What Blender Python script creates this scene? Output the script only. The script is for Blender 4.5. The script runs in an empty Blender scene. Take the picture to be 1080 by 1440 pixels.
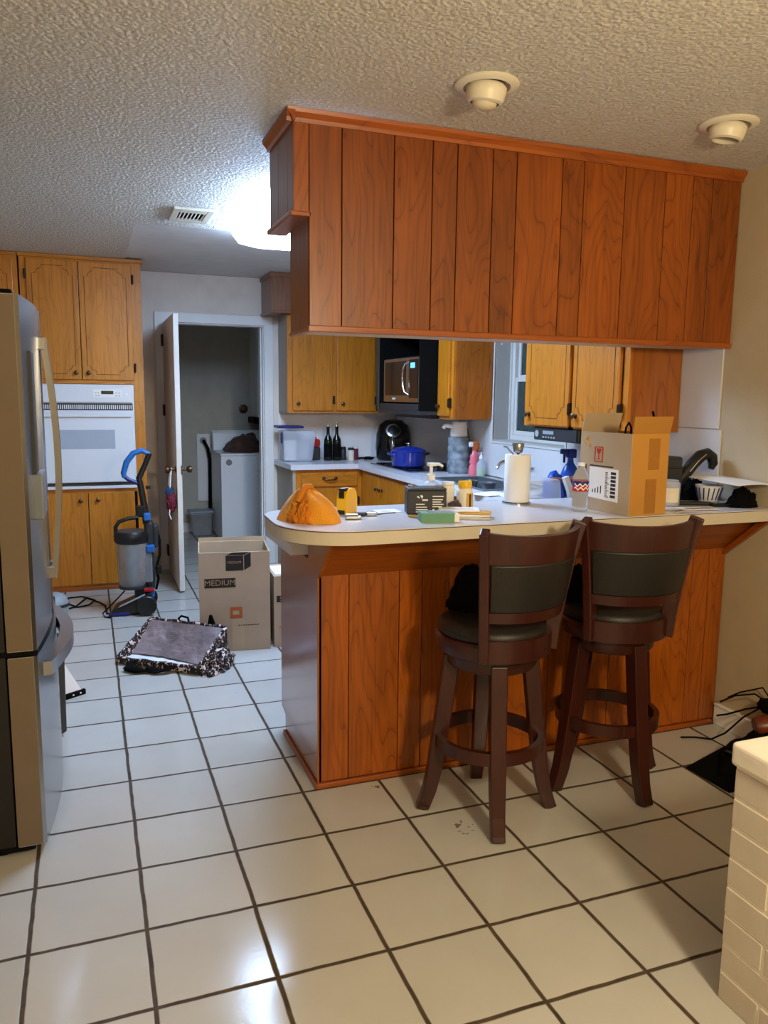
import bpy, bmesh, math, random
from mathutils import Vector, Matrix, noise

# All coordinates below are in feet (one floor tile = one foot); K turns them into metres.
K = 0.305
R = math.radians
random.seed(7)
SC = bpy.context.scene
COL = SC.collection


# ------------------------------------------------------------------ materials
def lin(c):
    return c / 12.92 if c <= 0.04045 else ((c + 0.055) / 1.055) ** 2.4


def rgb(h):
    h = h.lstrip('#')
    return tuple(lin(int(h[i:i + 2], 16) / 255) for i in (0, 2, 4)) + (1.0,)


class NT:
    """small helper to write node trees"""
    def __init__(s, name):
        s.m = bpy.data.materials.new(name)
        s.m.use_nodes = True
        s.t = s.m.node_tree
        s.b = s.t.nodes['Principled BSDF']

    def n(s, kind, **kw):
        nd = s.t.nodes.new(kind)
        for k, v in kw.items():
            if k.startswith('i_'):
                key = k[2:]
                key = int(key) if key.isdigit() else key
                nd.inputs[key].default_value = v
            else:
                setattr(nd, k, v)
        return nd

    def l(s, a, b):
        s.t.links.new(a, b)

    def math(s, op, a, b=None):
        nd = s.t.nodes.new('ShaderNodeMath')
        nd.operation = op
        for i, v in enumerate((a, b)):
            if v is None:
                continue
            if isinstance(v, (int, float)):
                nd.inputs[i].default_value = v
            else:
                s.l(v, nd.inputs[i])
        return nd.outputs[0]

    def mix(s, f, a, b):
        nd = s.t.nodes.new('ShaderNodeMix')
        nd.data_type = 'RGBA'
        if isinstance(f, (int, float)):
            nd.inputs[0].default_value = f
        else:
            s.l(f, nd.inputs[0])
        for i, v in ((6, a), (7, b)):
            if isinstance(v, tuple):
                nd.inputs[i].default_value = v
            else:
                s.l(v, nd.inputs[i])
        return nd.outputs[2]

    def ramp(s, f, *stops):
        nd = s.t.nodes.new('ShaderNodeValToRGB')
        e = nd.color_ramp.elements
        while len(e) < len(stops):
            e.new(0.5)
        for el, (p, c) in zip(e, stops):
            el.position = p
            el.color = c
        s.l(f, nd.inputs[0])
        return nd.outputs[0]


def mat(name, col, rough=0.5, metal=0.0, var=0.08, vscale=9.0, bump=0.0, bscale=60.0, spec=0.5,
        alpha=None, trans=0.0, emit=None, estr=0.0, coat=0.0, sheen=0.0, ior=1.45):
    """one-colour material with a little procedural mottling and, if asked, a noise bump"""
    t = NT(name)
    c = rgb(col)
    tc = t.n('ShaderNodeTexCoord')
    nz = t.n('ShaderNodeTexNoise', i_Scale=vscale, i_Detail=4.0)
    t.l(tc.outputs['Object'], nz.inputs['Vector'])
    d = tuple(x * (1 - var) for x in c[:3]) + (1,)
    e = tuple(min(1, x * (1 + var)) for x in c[:3]) + (1,)
    t.l(t.ramp(nz.outputs[0], (0.3, d), (0.7, e)), t.b.inputs['Base Color'])
    t.b.inputs['Roughness'].default_value = rough
    t.b.inputs['Metallic'].default_value = metal
    t.b.inputs['Specular IOR Level'].default_value = spec
    t.b.inputs['IOR'].default_value = ior
    t.b.inputs['Coat Weight'].default_value = coat
    t.b.inputs['Coat Roughness'].default_value = 0.1
    t.b.inputs['Sheen Weight'].default_value = sheen
    t.b.inputs['Transmission Weight'].default_value = trans
    if alpha is not None:
        t.b.inputs['Alpha'].default_value = alpha
    if emit:
        t.b.inputs['Emission Color'].default_value = rgb(emit)
        t.b.inputs['Emission Strength'].default_value = estr
    if bump:
        n2 = t.n('ShaderNodeTexNoise', i_Scale=bscale, i_Detail=3.0)
        t.l(tc.outputs['Object'], n2.inputs['Vector'])
        bp = t.n('ShaderNodeBump', i_Strength=bump, i_Distance=0.01)
        t.l(n2.outputs[0], bp.inputs['Height'])
        t.l(bp.outputs[0], t.b.inputs['Normal'])
    return t.m


def wood(name, dark, light, axis='z', rough=0.33, contrast=1.0, rings=13.0, coat=0.25, tone=0.16):
    """oak-like grain: contour lines of a stretched noise plus fine pores; every separate board gets its own piece of it"""
    t = NT(name)
    tc = t.n('ShaderNodeTexCoord')
    geo = t.n('ShaderNodeNewGeometry')
    off = t.n('ShaderNodeVectorMath', operation='SCALE')
    cmb = t.n('ShaderNodeCombineXYZ')
    for i, f in enumerate((17.0, 31.0, 23.0)):
        t.l(t.math('MULTIPLY', geo.outputs['Random Per Island'], f), cmb.inputs[i])
    t.l(cmb.outputs[0], off.inputs[0])
    off.inputs['Scale'].default_value = 1.0
    add = t.n('ShaderNodeVectorMath', operation='ADD')
    t.l(tc.outputs['Object'], add.inputs[0])
    t.l(off.outputs[0], add.inputs[1])

    def mapped(across, along):
        mp = t.n('ShaderNodeMapping')
        sc = {'z': (across, across, along), 'x': (along, across, across), 'y': (across, along, across)}[axis]
        mp.inputs['Scale'].default_value = sc
        t.l(add.outputs[0], mp.inputs['Vector'])
        return mp.outputs[0]
    n1 = t.n('ShaderNodeTexNoise', i_Scale=1.0, i_Detail=2.0, i_Roughness=0.5, i_Distortion=0.25)
    t.l(mapped(4.2, 0.9), n1.inputs['Vector'])
    ring = t.math('FRACT', t.math('MULTIPLY', n1.outputs[0], rings))
    n2 = t.n('ShaderNodeTexNoise', i_Scale=1.0, i_Detail=4.0, i_Roughness=0.6)
    t.l(mapped(95.0, 3.2), n2.inputs['Vector'])
    n3 = t.n('ShaderNodeTexNoise', i_Scale=1.0, i_Detail=2.0)
    t.l(mapped(7.0, 1.2), n3.inputs['Vector'])
    D, L = rgb(dark), rgb(light)
    M = tuple((a * 0.25 + b * 0.75) for a, b in zip(D, L))
    base = t.ramp(ring, (0.0, D), (0.12, M), (0.55, L), (0.97, M))
    flat = tuple((a * 0.25 + b * 0.75) for a, b in zip(D, L))
    base = t.mix(1 - min(1, 0.62 * contrast), base, flat)
    pores = t.ramp(n2.outputs[0], (0.36, (0.55, 0.5, 0.45, 1)), (0.52, (1, 1, 1, 1)))
    mul = t.n('ShaderNodeMix', data_type='RGBA', blend_type='MULTIPLY')
    mul.inputs[0].default_value = 0.55
    t.l(base, mul.inputs[6])
    t.l(pores, mul.inputs[7])
    tonev = t.ramp(n3.outputs[0], (0.3, (1 - tone,) * 3 + (1,)), (0.7, (1, 1, 1, 1)))
    mu2 = t.n('ShaderNodeMix', data_type='RGBA', blend_type='MULTIPLY')
    mu2.inputs[0].default_value = 1.0
    t.l(mul.outputs[2], mu2.inputs[6])
    t.l(tonev, mu2.inputs[7])
    isl = t.ramp(geo.outputs['Random Per Island'], (0.0, (1 - tone,) * 3 + (1,)), (1.0, (1, 1, 1, 1)))
    mu3 = t.n('ShaderNodeMix', data_type='RGBA', blend_type='MULTIPLY')
    mu3.inputs[0].default_value = 1.0
    t.l(mu2.outputs[2], mu3.inputs[6])
    t.l(isl, mu3.inputs[7])
    t.l(mu3.outputs[2], t.b.inputs['Base Color'])
    t.b.inputs['Roughness'].default_value = rough
    t.b.inputs['Coat Weight'].default_value = coat
    t.b.inputs['Coat Roughness'].default_value = 0.18
    bp = t.n('ShaderNodeBump', i_Strength=0.12, i_Distance=0.002)
    t.l(n2.outputs[0], bp.inputs['Height'])
    t.l(bp.outputs[0], t.b.inputs['Normal'])
    return t.m


def floor_tiles(name):
    t = NT(name)
    tc = t.n('ShaderNodeTexCoord')
    sep = t.n('ShaderNodeSeparateXYZ')
    wob = t.n('ShaderNodeTexNoise', i_Scale=9.0, i_Detail=2.0)
    t.l(tc.outputs['Object'], wob.inputs['Vector'])
    wv = t.math('MULTIPLY', t.math('SUBTRACT', wob.outputs[0], 0.5), 0.022)
    t.l(tc.outputs['Object'], sep.inputs[0])
    ds, cells = [], []
    for i in (0, 1):
        s = t.math('ADD', t.math('MULTIPLY', sep.outputs[i], 1 / K), wv)
        cells.append(t.math('ROUND', t.math('ADD', s, 0.5)))
        f = t.math('FRACT', t.math('ADD', s, 100.5))
        ds.append(t.math('ABSOLUTE', t.math('SUBTRACT', f, 0.5)))      # 0 on a joint
    dist = t.math('MINIMUM', ds[0], ds[1])
    edge = t.n('ShaderNodeMapRange', i_1=0.015, i_2=0.026)
    t.l(dist, edge.inputs[0])                                          # 0 joint, 1 tile
    cb = t.n('ShaderNodeCombineXYZ')
    t.l(cells[0], cb.inputs[0])
    t.l(cells[1], cb.inputs[1])
    wn = t.n('ShaderNodeTexWhiteNoise', noise_dimensions='2D')
    t.l(cb.outputs[0], wn.inputs['Vector'])
    n1 = t.n('ShaderNodeTexNoise', i_Scale=4.0, i_Detail=4.0, i_Roughness=0.55)
    t.l(tc.outputs['Object'], n1.inputs['Vector'])
    tile = t.ramp(n1.outputs[0], (0.2, rgb('#b4b1ab')), (0.8, rgb('#bdbab4')))
    shade = t.ramp(wn.outputs[0], (0.0, (0.9, 0.9, 0.89, 1)), (1.0, (1, 1, 1, 1)))
    mu = t.n('ShaderNodeMix', data_type='RGBA', blend_type='MULTIPLY')
    mu.inputs[0].default_value = 1.0
    t.l(tile, mu.inputs[6])
    t.l(shade, mu.inputs[7])
    # specks of dirt
    vo = t.n('ShaderNodeTexVoronoi', i_Scale=3.1)
    wob2 = t.n('ShaderNodeTexNoise', i_Scale=60.0, i_Detail=2.0)
    t.l(tc.outputs['Object'], wob2.inputs['Vector'])
    t.l(tc.outputs['Object'], vo.inputs['Vector'])
    dd = t.math('ADD', vo.outputs['Distance'], t.math('MULTIPLY', wob2.outputs[0], 0.035))
    spk = t.math('LESS_THAN', dd, 0.034)
    c1 = t.mix(spk, mu.outputs[2], rgb('#5d4a35'))
    # two worn scuffs by the stool feet
    for (sx, sy, sr) in ((4.53, 1.62, 0.16), (3.95, 2.86, 0.10)):
        ds2 = t.n('ShaderNodeVectorMath', operation='DISTANCE')
        t.l(tc.outputs['Object'], ds2.inputs[0])
        ds2.inputs[1].default_value = (sx * K, sy * K, 0)
        n5 = t.n('ShaderNodeTexNoise', i_Scale=48.0, i_Detail=3.0)
        t.l(tc.outputs['Object'], n5.inputs['Vector'])
        inside = t.math('LESS_THAN', ds2.outputs['Value'], sr * K)
        patch = t.math('MULTIPLY', inside, t.math('GREATER_THAN', n5.outputs[0], 0.58))
        c1 = t.mix(t.math('MULTIPLY', patch, 0.75), c1, rgb('#4a3826'))
    n4 = t.n('ShaderNodeTexNoise', i_Scale=18.0, i_Detail=3.0)
    t.l(tc.outputs['Object'], n4.inputs['Vector'])
    grout = t.ramp(n4.outputs[0], (0.3, rgb('#33261a')), (0.7, rgb('#4e3f2e')))
    t.l(t.mix(edge.outputs[0], grout, c1), t.b.inputs['Base Color'])
    rr = t.n('ShaderNodeMapRange', i_1=0.3, i_2=0.7, i_3=0.13, i_4=0.17)
    t.l(n1.outputs[0], rr.inputs[0])
    ro = t.n('ShaderNodeMapRange', i_3=0.85)
    t.l(edge.outputs[0], ro.inputs[0])
    t.l(rr.outputs[0], ro.inputs[4])
    t.l(ro.outputs[0], t.b.inputs['Roughness'])
    n6 = t.n('ShaderNodeTexNoise', i_Scale=85.0, i_Detail=2.0)
    t.l(tc.outputs['Object'], n6.inputs['Vector'])
    h = t.math('ADD', t.math('MULTIPLY', edge.outputs[0], 0.5), t.math('MULTIPLY', n6.outputs[0], 0.06))
    bp = t.n('ShaderNodeBump', i_Strength=0.5, i_Distance=0.004)
    t.l(h, bp.inputs['Height'])
    t.l(bp.outputs[0], t.b.inputs['Normal'])
    return t.m


def popcorn(name, col):
    t = NT(name)
    tc = t.n('ShaderNodeTexCoord')
    vo = t.n('ShaderNodeTexVoronoi', i_Scale=80.0, feature='SMOOTH_F1')
    wn = t.n('ShaderNodeTexNoise', i_Scale=52.0, i_Detail=6.0, i_Roughness=0.75)
    mixv = t.n('ShaderNodeVectorMath', operation='MULTIPLY_ADD')
    t.l(wn.outputs['Color'], mixv.inputs[0])
    mixv.inputs[1].default_value = (0.02, 0.02, 0.02)
    t.l(tc.outputs['Object'], mixv.inputs[2])
    t.l(mixv.outputs[0], vo.inputs['Vector'])
    t.l(tc.outputs['Object'], wn.inputs['Vector'])
    h = t.math('ADD', t.math('MULTIPLY', vo.outputs['Distance'], -1.0), t.math('MULTIPLY', wn.outputs[0], 0.8))
    c = rgb(col)
    t.l(t.ramp(wn.outputs[0], (0.3, tuple(x * 0.88 for x in c[:3]) + (1,)), (0.7, c)), t.b.inputs['Base Color'])
    bp = t.n('ShaderNodeBump', i_Strength=1.0, i_Distance=0.02)
    t.l(h, bp.inputs['Height'])
    t.l(bp.outputs[0], t.b.inputs['Normal'])
    t.b.inputs['Roughness'].default_value = 0.6
    return t.m


def leopard(name):
    t = NT(name)
    tc = t.n('ShaderNodeTexCoord')
    wn = t.n('ShaderNodeTexNoise', i_Scale=22.0, i_Detail=2.0)
    t.l(tc.outputs['Object'], wn.inputs['Vector'])
    mv = t.n('ShaderNodeVectorMath', operation='MULTIPLY_ADD')
    t.l(wn.outputs['Color'], mv.inputs[0])
    mv.inputs[1].default_value = (0.03, 0.03, 0.03)
    t.l(tc.outputs['Object'], mv.inputs[2])
    vo = t.n('ShaderNodeTexVoronoi', i_Scale=50.0)
    t.l(mv.outputs[0], vo.inputs['Vector'])
    c = t.ramp(vo.outputs['Distance'], (0.0, rgb('#97756d')), (0.22, rgb('#97756d')), (0.25, rgb('#0f0c0e')),
               (0.62, rgb('#1b1518')))
    big = t.math('GREATER_THAN', vo.outputs['Distance'], 0.66)
    c2 = t.mix(big, c, rgb('#d9c2b8'))
    t.l(c2, t.b.inputs['Base Color'])
    t.b.inputs['Roughness'].default_value = 0.85
    return t.m


# ------------------------------------------------------------------ mesh building
class MB:
    """collects shapes (in feet) that become ONE mesh object"""
    def __init__(s):
        s.bm = bmesh.new()
        s.mi = 0

    def _take(s, b, M=None):
        for f in b.faces:
            f.material_index = s.mi
        if M is not None:
            b.transform(M)
        me = bpy.data.meshes.new('tmp')
        b.to_mesh(me)
        b.free()
        s.bm.from_mesh(me)
        bpy.data.meshes.remove(me)
        return s

    def box(s, x0, x1, y0, y1, z0, z1, bev=0.0, seg=2, M=None):
        b = bmesh.new()
        bmesh.ops.create_cube(b, size=1.0)
        for v in b.verts:
            v.co = Vector((x0 + (v.co.x + .5) * (x1 - x0), y0 + (v.co.y + .5) * (y1 - y0), z0 + (v.co.z + .5) * (z1 - z0)))
        if bev:
            bmesh.ops.bevel(b, geom=b.edges[:], offset=bev, segments=seg, profile=0.5, affect='EDGES')
        return s._take(b, M)

    def hexa(s, bottom, top):
        """solid with 4 bottom and 4 top corners, each a loop in the same order"""
        b = bmesh.new()
        a = [b.verts.new(p) for p in bottom]
        c = [b.verts.new(p) for p in top]
        b.faces.new(a[::-1])
        b.faces.new(c)
        for i in range(4):
            j = (i + 1) % 4
            b.faces.new((a[i], a[j], c[j], c[i]))
        bmesh.ops.recalc_face_normals(b, faces=b.faces[:])
        return s._take(b)

    def cyl(s, p0, p1, r0, r1=None, seg=24):
        return s.tube([p0, p1], [r0, r0 if r1 is None else r1], seg)

    def lathe(s, prof, c=(0, 0, 0), seg=28, M=None, sx=1.0, sy=1.0):
        b = bmesh.new()
        rows = []
        for (r, z) in prof:
            if r < 1e-6:
                rows.append([b.verts.new((c[0], c[1], c[2] + z))])
            else:
                rows.append([b.verts.new((c[0] + sx * r * math.cos(2 * math.pi * i / seg), c[1] + sy * r * math.sin(2 * math.pi * i / seg), c[2] + z)) for i in range(seg)])
        loop = len(prof) > 3 and prof[0] == prof[-1]
        if loop:
            for v in rows.pop():
                b.verts.remove(v)
            rows.append(rows[0])
        for a, d in zip(rows, rows[1:]):
            for i in range(seg):
                j = (i + 1) % seg
                if len(a) == 1 and len(d) == 1:
                    continue
                if len(a) == 1:
                    b.faces.new((a[0], d[i], d[j]))
                elif len(d) == 1:
                    b.faces.new((a[i], d[0], a[j]))
                else:
                    b.faces.new((a[i], a[j], d[j], d[i]))
        for row in (() if loop else (rows[0], rows[-1])):
            if len(row) > 1:
                b.faces.new(row)
        bmesh.ops.recalc_face_normals(b, faces=b.faces[:])
        return s._take(b, M)

    def tube(s, pts, r=0.05, seg=10, closed=False, flat=1.0, up=None, square=False):
        """sweep of a round (or flat, or square) section along points"""
        pts = [Vector(p) for p in pts]
        n = len(pts)
        rs = r if isinstance(r, (list, tuple)) else [r] * n
        b = bmesh.new()
        rows = []
        prev = Vector(up) if up else None
        for i, p in enumerate(pts):
            if closed:
                d = pts[(i + 1) % n] - pts[i - 1]
            else:
                d = pts[min(i + 1, n - 1)] - pts[max(i - 1, 0)]
            d.normalize()
            if prev is None:
                prev = Vector((0, 0, 1)) if abs(d.z) < 0.9 else Vector((1, 0, 0))
            ref = Vector(up) if up else prev
            side = d.cross(ref)
            if side.length < 1e-5:
                side = d.orthogonal()
            side.normalize()
            nn = side.cross(d).normalized()
            prev = nn
            if square:
                ring = [(1, 1), (-1, 1), (-1, -1), (1, -1)]
            else:
                ring = [(math.cos(2 * math.pi * k / seg), math.sin(2 * math.pi * k / seg)) for k in range(seg)]
            rows.append([b.verts.new(p + side * (a * rs[i]) + nn * (c * rs[i] * flat)) for a, c in ring])
        m = len(rows[0])
        for i in range(n if closed else n - 1):
            a, d = rows[i], rows[(i + 1) % n]
            for k in range(m):
                j = (k + 1) % m
                b.faces.new((a[k], a[j], d[j], d[k]))
        if not closed:
            b.faces.new(rows[0][::-1])
            b.faces.new(rows[-1])
        bmesh.ops.recalc_face_normals(b, faces=b.faces[:])
        return s._take(b)

    def prism(s, poly, z0, z1, M=None, bev=0.0):
        """polygon in XY pulled up from z0 to z1"""
        b = bmesh.new()
        lo = [b.verts.new((x, y, z0)) for x, y in poly]
        hi = [b.verts.new((x, y, z1)) for x, y in poly]
        n = len(poly)
        b.faces.new(lo[::-1])
        b.faces.new(hi)
        for i in range(n):
            j = (i + 1) % n
            b.faces.new((lo[i], lo[j], hi[j], hi[i]))
        bmesh.ops.recalc_face_normals(b, faces=b.faces[:])
        if bev:
            bmesh.ops.bevel(b, geom=b.edges[:], offset=bev, segments=2, profile=0.5, affect='EDGES')
        return s._take(b, M)

    def ball(s, c, r, sub=3, M=None):
        b = bmesh.new()
        bmesh.ops.create_icosphere(b, subdivisions=sub, radius=1.0)
        rr = r if isinstance(r, (tuple, list)) else (r, r, r)
        for v in b.verts:
            v.co = Vector((c[0] + v.co.x * rr[0], c[1] + v.co.y * rr[1], c[2] + v.co.z * rr[2]))
        return s._take(b, M)

    def blob(s, c, r, amp=0.12, fs=3.0, sub=4, seed=0.0, floor=True, fold=0.0):
        """crumpled heap: a noisy ball cut flat at c.z"""
        b = bmesh.new()
        bmesh.ops.create_icosphere(b, subdivisions=sub, radius=1.0)
        for v in b.verts:
            d = v.co.normalized()
            q = d * fs + Vector((seed, seed * 1.7, -seed))
            k = 1 + amp * noise.fractal(q, 0.9, 2.0, 4)
            if fold:
                k += fold * (abs(noise.noise(q * 1.7 + Vector((5, 0, 0)))) - 0.25)
            z = d.z * r[2] * k
            if floor:
                z = max(z, 0.0) if d.z < 0.15 else z
            v.co = Vector((c[0] + d.x * r[0] * k, c[1] + d.y * r[1] * k, c[2] + z))
        return s._take(b)

    def surf(s, f, nu, nv, closed_u=False):
        b = bmesh.new()
        g = [[b.verts.new(f(i / (nu if closed_u else nu - 1), j / (nv - 1))) for j in range(nv)] for i in range(nu)]
        for i in range(nu if closed_u else nu - 1):
            for j in range(nv - 1):
                k = (i + 1) % nu
                b.faces.new((g[i][j], g[k][j], g[k][j + 1], g[i][j + 1]))
        bmesh.ops.recalc_face_normals(b, faces=b.faces[:])
        return s._take(b)

    def slab(s, f, nu, nv, th):
        """surface with a thickness th along its normals"""
        b = bmesh.new()
        g = [[b.verts.new(f(i / (nu - 1), j / (nv - 1))) for j in range(nv)] for i in range(nu)]
        for i in range(nu - 1):
            for j in range(nv - 1):
                b.faces.new((g[i][j], g[i + 1][j], g[i + 1][j + 1], g[i][j + 1]))
        bmesh.ops.recalc_face_normals(b, faces=b.faces[:])
        bmesh.ops.solidify(b, geom=b.faces[:], thickness=th)
        bmesh.ops.recalc_face_normals(b, faces=b.faces[:])
        return s._take(b)

    def text(s, string, size, M, depth=0.002):
        cu = bpy.data.curves.new('t', 'FONT')
        cu.body = string
        cu.size = size
        cu.align_x = 'CENTER'
        cu.align_y = 'CENTER'
        cu.extrude = depth
        ob = bpy.data.objects.new('t', cu)
        COL.objects.link(ob)
        bpy.context.view_layer.update()
        me = bpy.data.meshes.new_from_object(ob.evaluated_get(bpy.context.evaluated_depsgraph_get()))
        b = bmesh.new()
        b.from_mesh(me)
        bpy.data.objects.remove(ob)
        bpy.data.curves.remove(cu)
        bpy.data.meshes.remove(me)
        return s._take(b, M)

    def build(s, name, mats, parent=None, smooth=None, loc=None, rz=0.0, world=False, bevel=0.0):
        """loc in feet; world=True means the shapes were written in room coordinates below an un-turned parent"""
        me = bpy.data.meshes.new(name)
        if world and parent is not None:
            p = parent
            off = Vector((0, 0, 0))
            while p is not None:
                off += p.location / K
                p = p.parent
            s.bm.transform(Matrix.Translation(-off))
        if world and parent is None and loc is not None:
            s.bm.transform(Matrix.Translation(-Vector(loc)))
        s.bm.transform(Matrix.Scale(K, 4))
        s.bm.to_mesh(me)
        s.bm.free()
        for m in (mats if isinstance(mats, (list, tuple)) else [mats]):
            me.materials.append(m)
        if smooth is not None:
            me.shade_smooth()
            me.set_sharp_from_angle(angle=R(smooth))
        o = bpy.data.objects.new(name, me)
        COL.objects.link(o)
        if loc is not None:
            o.location = Vector(loc) * K
        o.rotation_euler.z = rz
        if parent is not None:
            o.parent = parent
        if bevel:
            bv = o.modifiers.new('bevel', 'BEVEL')
            bv.width = bevel * K
            bv.segments = 2
            bv.limit_method = 'ANGLE'
            bv.angle_limit = R(40)
        return o


def tag(o, label, cat, group=None):
    o['label'] = label
    o['category'] = cat
    if group:
        o['group'] = group
    return o


def thing(name, label, cat, loc, rz=0.0, group=None):
    o = bpy.data.objects.new(name, None)
    o.empty_display_size = 0.05
    COL.objects.link(o)
    o.location = Vector(loc) * K
    o.rotation_euler.z = rz
    return tag(o, label, cat, group)


def struct(o):
    o['kind'] = 'structure'
    return o


def T(x=0, y=0, z=0):
    return Matrix.Translation((x, y, z))


def Rz(a):
    return Matrix.Rotation(R(a), 4, 'Z')


def Rx(a):
    return Matrix.Rotation(R(a), 4, 'X')


def Ry(a):
    return Matrix.Rotation(R(a), 4, 'Y')


FACE_CAM = Rx(90)                    # XY drawing stands up and faces -Y
FACE_LEFT = Rz(-90) @ Rx(90)         # stands up and faces -X
FACE_RIGHT = Rz(90) @ Rx(90)         # stands up and faces +X


def arc(cx, cy, r, a0, a1, n):
    return [(cx + r * math.cos(R(a0 + (a1 - a0) * i / n)), cy + r * math.sin(R(a0 + (a1 - a0) * i / n))) for i in range(n + 1)]

# ------------------------------------------------------------------ the materials of the place
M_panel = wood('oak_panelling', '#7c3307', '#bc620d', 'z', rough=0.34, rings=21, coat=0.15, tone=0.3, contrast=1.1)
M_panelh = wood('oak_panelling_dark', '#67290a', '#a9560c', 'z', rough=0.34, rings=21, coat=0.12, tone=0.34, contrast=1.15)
M_panelg = wood('oak_panelling_gloss', '#6c2c08', '#a3560f', 'z', rough=0.25, rings=16, coat=1.0, tone=0.2)
M_trim = wood('oak_trim', '#7d3708', '#a8540e', 'x', rough=0.35, rings=8)
M_trimy = wood('oak_trim_deep', '#7d3708', '#a8540e', 'y', rough=0.35, rings=8)
M_oak = wood('honey_oak', '#9c560c', '#cf801b', 'z', rough=0.36, rings=17, coat=0.2, contrast=.75)
M_oakx = wood('honey_oak_rail', '#9c560c', '#ca7c1a', 'x', rough=0.36, rings=8, coat=0.2)
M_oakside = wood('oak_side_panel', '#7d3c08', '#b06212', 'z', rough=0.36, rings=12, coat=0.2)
M_bulk = wood('brown_oak', '#5c3320', '#8c5430', 'z', rough=0.4, rings=10)
M_groove = mat('dark_groove', '#3a1c0c', 0.7)
M_gap = mat('groove_red_brown', '#4a0f0a', 0.6)
M_under = mat('raw_plywood', '#c19a72', 0.6, var=0.06)
M_stool = wood('cherry_stain', '#240a05', '#3f1408', 'z', rough=0.36, rings=6, coat=0.1)
M_leather = mat('black_leather', '#1b1815', 0.42, bump=0.15, bscale=260, spec=0.45)
M_floor = floor_tiles('floor_tiles')
M_pop = popcorn('popcorn_ceiling', '#eee7da')
M_smooth = mat('ceiling_plaster', '#d8d4d0', 0.75, var=0.05, bump=0.08, bscale=20)
M_wall = mat('wall_paint_beige', '#b3a387', 0.72, var=0.03, bump=0.12, bscale=140)
M_wallk = mat('wall_paint_kitchen', '#dfd4c8', 0.72, var=0.05, bump=0.1, bscale=90)
M_laundry = mat('wall_paint_laundry', '#b9b4a6', 0.8, var=0.06)
M_white = mat('white_paint', '#e2e1de', 0.42, var=0.02)
M_doorw = mat('door_paint', '#d8d0c4', 0.45, var=0.03)
M_lam = mat('white_laminate', '#cfced3', 0.22, var=0.015, vscale=30)
M_lamedge = mat('cream_laminate_edge', '#c2b8a6', 0.35, var=0.03)
M_splash = mat('backsplash_panel', '#ece9e8', 0.3, var=0.015)  # lightened to offset the shade under the far cabinets
M_splashr = mat('backsplash_lamp_side', '#c8c6c6', 0.32, var=0.015)  # same backsplash, toned down where the ceiling light strikes directly
M_endpanel = mat('grey_end_panel', '#a89a8a', 0.55, var=0.04)
M_brick = mat('painted_brick', '#cbbfae', 0.75, var=0.05, vscale=14, bump=0.1, bscale=90)
M_mortar = mat('painted_mortar', '#f6efe0', 0.8, var=0.03, bump=0.1, bscale=90)
M_slabtop = mat('painted_slab', '#e6dccb', 0.6, var=0.04, bump=0.1, bscale=60)
M_steel = mat('stainless_steel', '#a9abae', 0.24, metal=1.0, var=0.04, vscale=3)
M_steeld = mat('dark_stainless', '#7d838a', 0.38, metal=0.6, var=0.05)
M_fsides = mat('fridge_side_grey', '#6c5d4c', 0.38, var=0.04)
M_fcase = mat('fridge_case_black', '#17130f', 0.5)
M_black = mat('black_plastic', '#131313', 0.4)
M_blackm = mat('black_matte', '#0a0909', 0.8, spec=0.12)
M_blackg = mat('black_gloss', '#0b0b0c', 0.12)
M_charcoal = mat('charcoal_plastic', '#2a2b2d', 0.5)
M_chrome = mat('chrome', '#d6d6d6', 0.12, metal=1.0, var=0.02)
M_bronze = mat('antique_bronze', '#5a4330', 0.35, metal=0.8)
M_hinge = mat('dark_hinge', '#2b2018', 0.5, metal=0.5)
M_enamel = mat('white_enamel', '#d6d9de', 0.2, var=0.01)
M_washer = mat('washer_enamel', '#f1f2f4', 0.3, var=0.01)
M_enamel2 = mat('white_plastic', '#e8e8e6', 0.35, var=0.01)
M_greypl = mat('grey_plastic', '#8f979c', 0.45)
M_ovenwin = mat('oven_window', '#a3adba', 0.12, var=0.02)
M_card = mat('cardboard', '#b7a189', 0.8, var=0.05, vscale=6)
M_cardin = mat('cardboard_inner', '#c0a98c', 0.85, var=0.05)
M_cardg = mat('cardboard_greyed', '#ab9577', 0.8, var=0.04, vscale=6)
M_cardwarm = mat('cardboard_warm_lit', '#b98338', 0.75, var=0.04, vscale=6)  # same cardboard, with the warm lamp glow put into its colour
M_tape = mat('packing_tape', '#a06a28', 0.18, var=0.06, vscale=40)
M_ink = mat('black_ink', '#26221f', 0.7)
M_inkl = mat('ink_reversed', '#a8896c', 0.8)
M_red = mat('red_plastic', '#b3201f', 0.35)
M_orangered = mat('faded_orange_ink', '#b5602f', 0.8)
M_paper = mat('white_paper', '#e6e4e0', 0.8, var=0.02)
M_grime = mat('newsprint', '#b9b2a8', 0.85, var=0.15, vscale=50)
M_blue = mat('blue_plastic', '#1f62a8', 0.4)
M_navy = mat('navy_plastic', '#17246b', 0.35)
M_cobalt = mat('cobalt_enamel', '#1c2f86', 0.12, coat=0.5)
M_clear = mat('clear_plastic', '#e8eef4', 0.12, trans=0.92, ior=1.12, var=0.0)
M_jug = mat('water_jug_plastic', '#86919a', 0.15, alpha=0.8, var=0.55, vscale=16)
M_frost = mat('frosted_plastic', '#d3dbe8', 0.3, alpha=0.42, var=0.02)
M_smoke = mat('smoky_clear_plastic', '#9c9c9c', 0.2, alpha=0.55, var=0.12, vscale=14)
M_glassg = mat('dark_green_glass', '#10180c', 0.08, var=0.05)
M_tangerine = mat('orange_cloth', '#dc9320', 0.85, var=0.1, vscale=20, bump=0.3, bscale=160, sheen=0.2)
M_tangd = mat('orange_cloth_shaded_fold', '#c47412', 0.9)  # same cloth, crease shade put into a darker orange
M_yellow = mat('yellow_plastic', '#e9b41a', 0.35)
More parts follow.
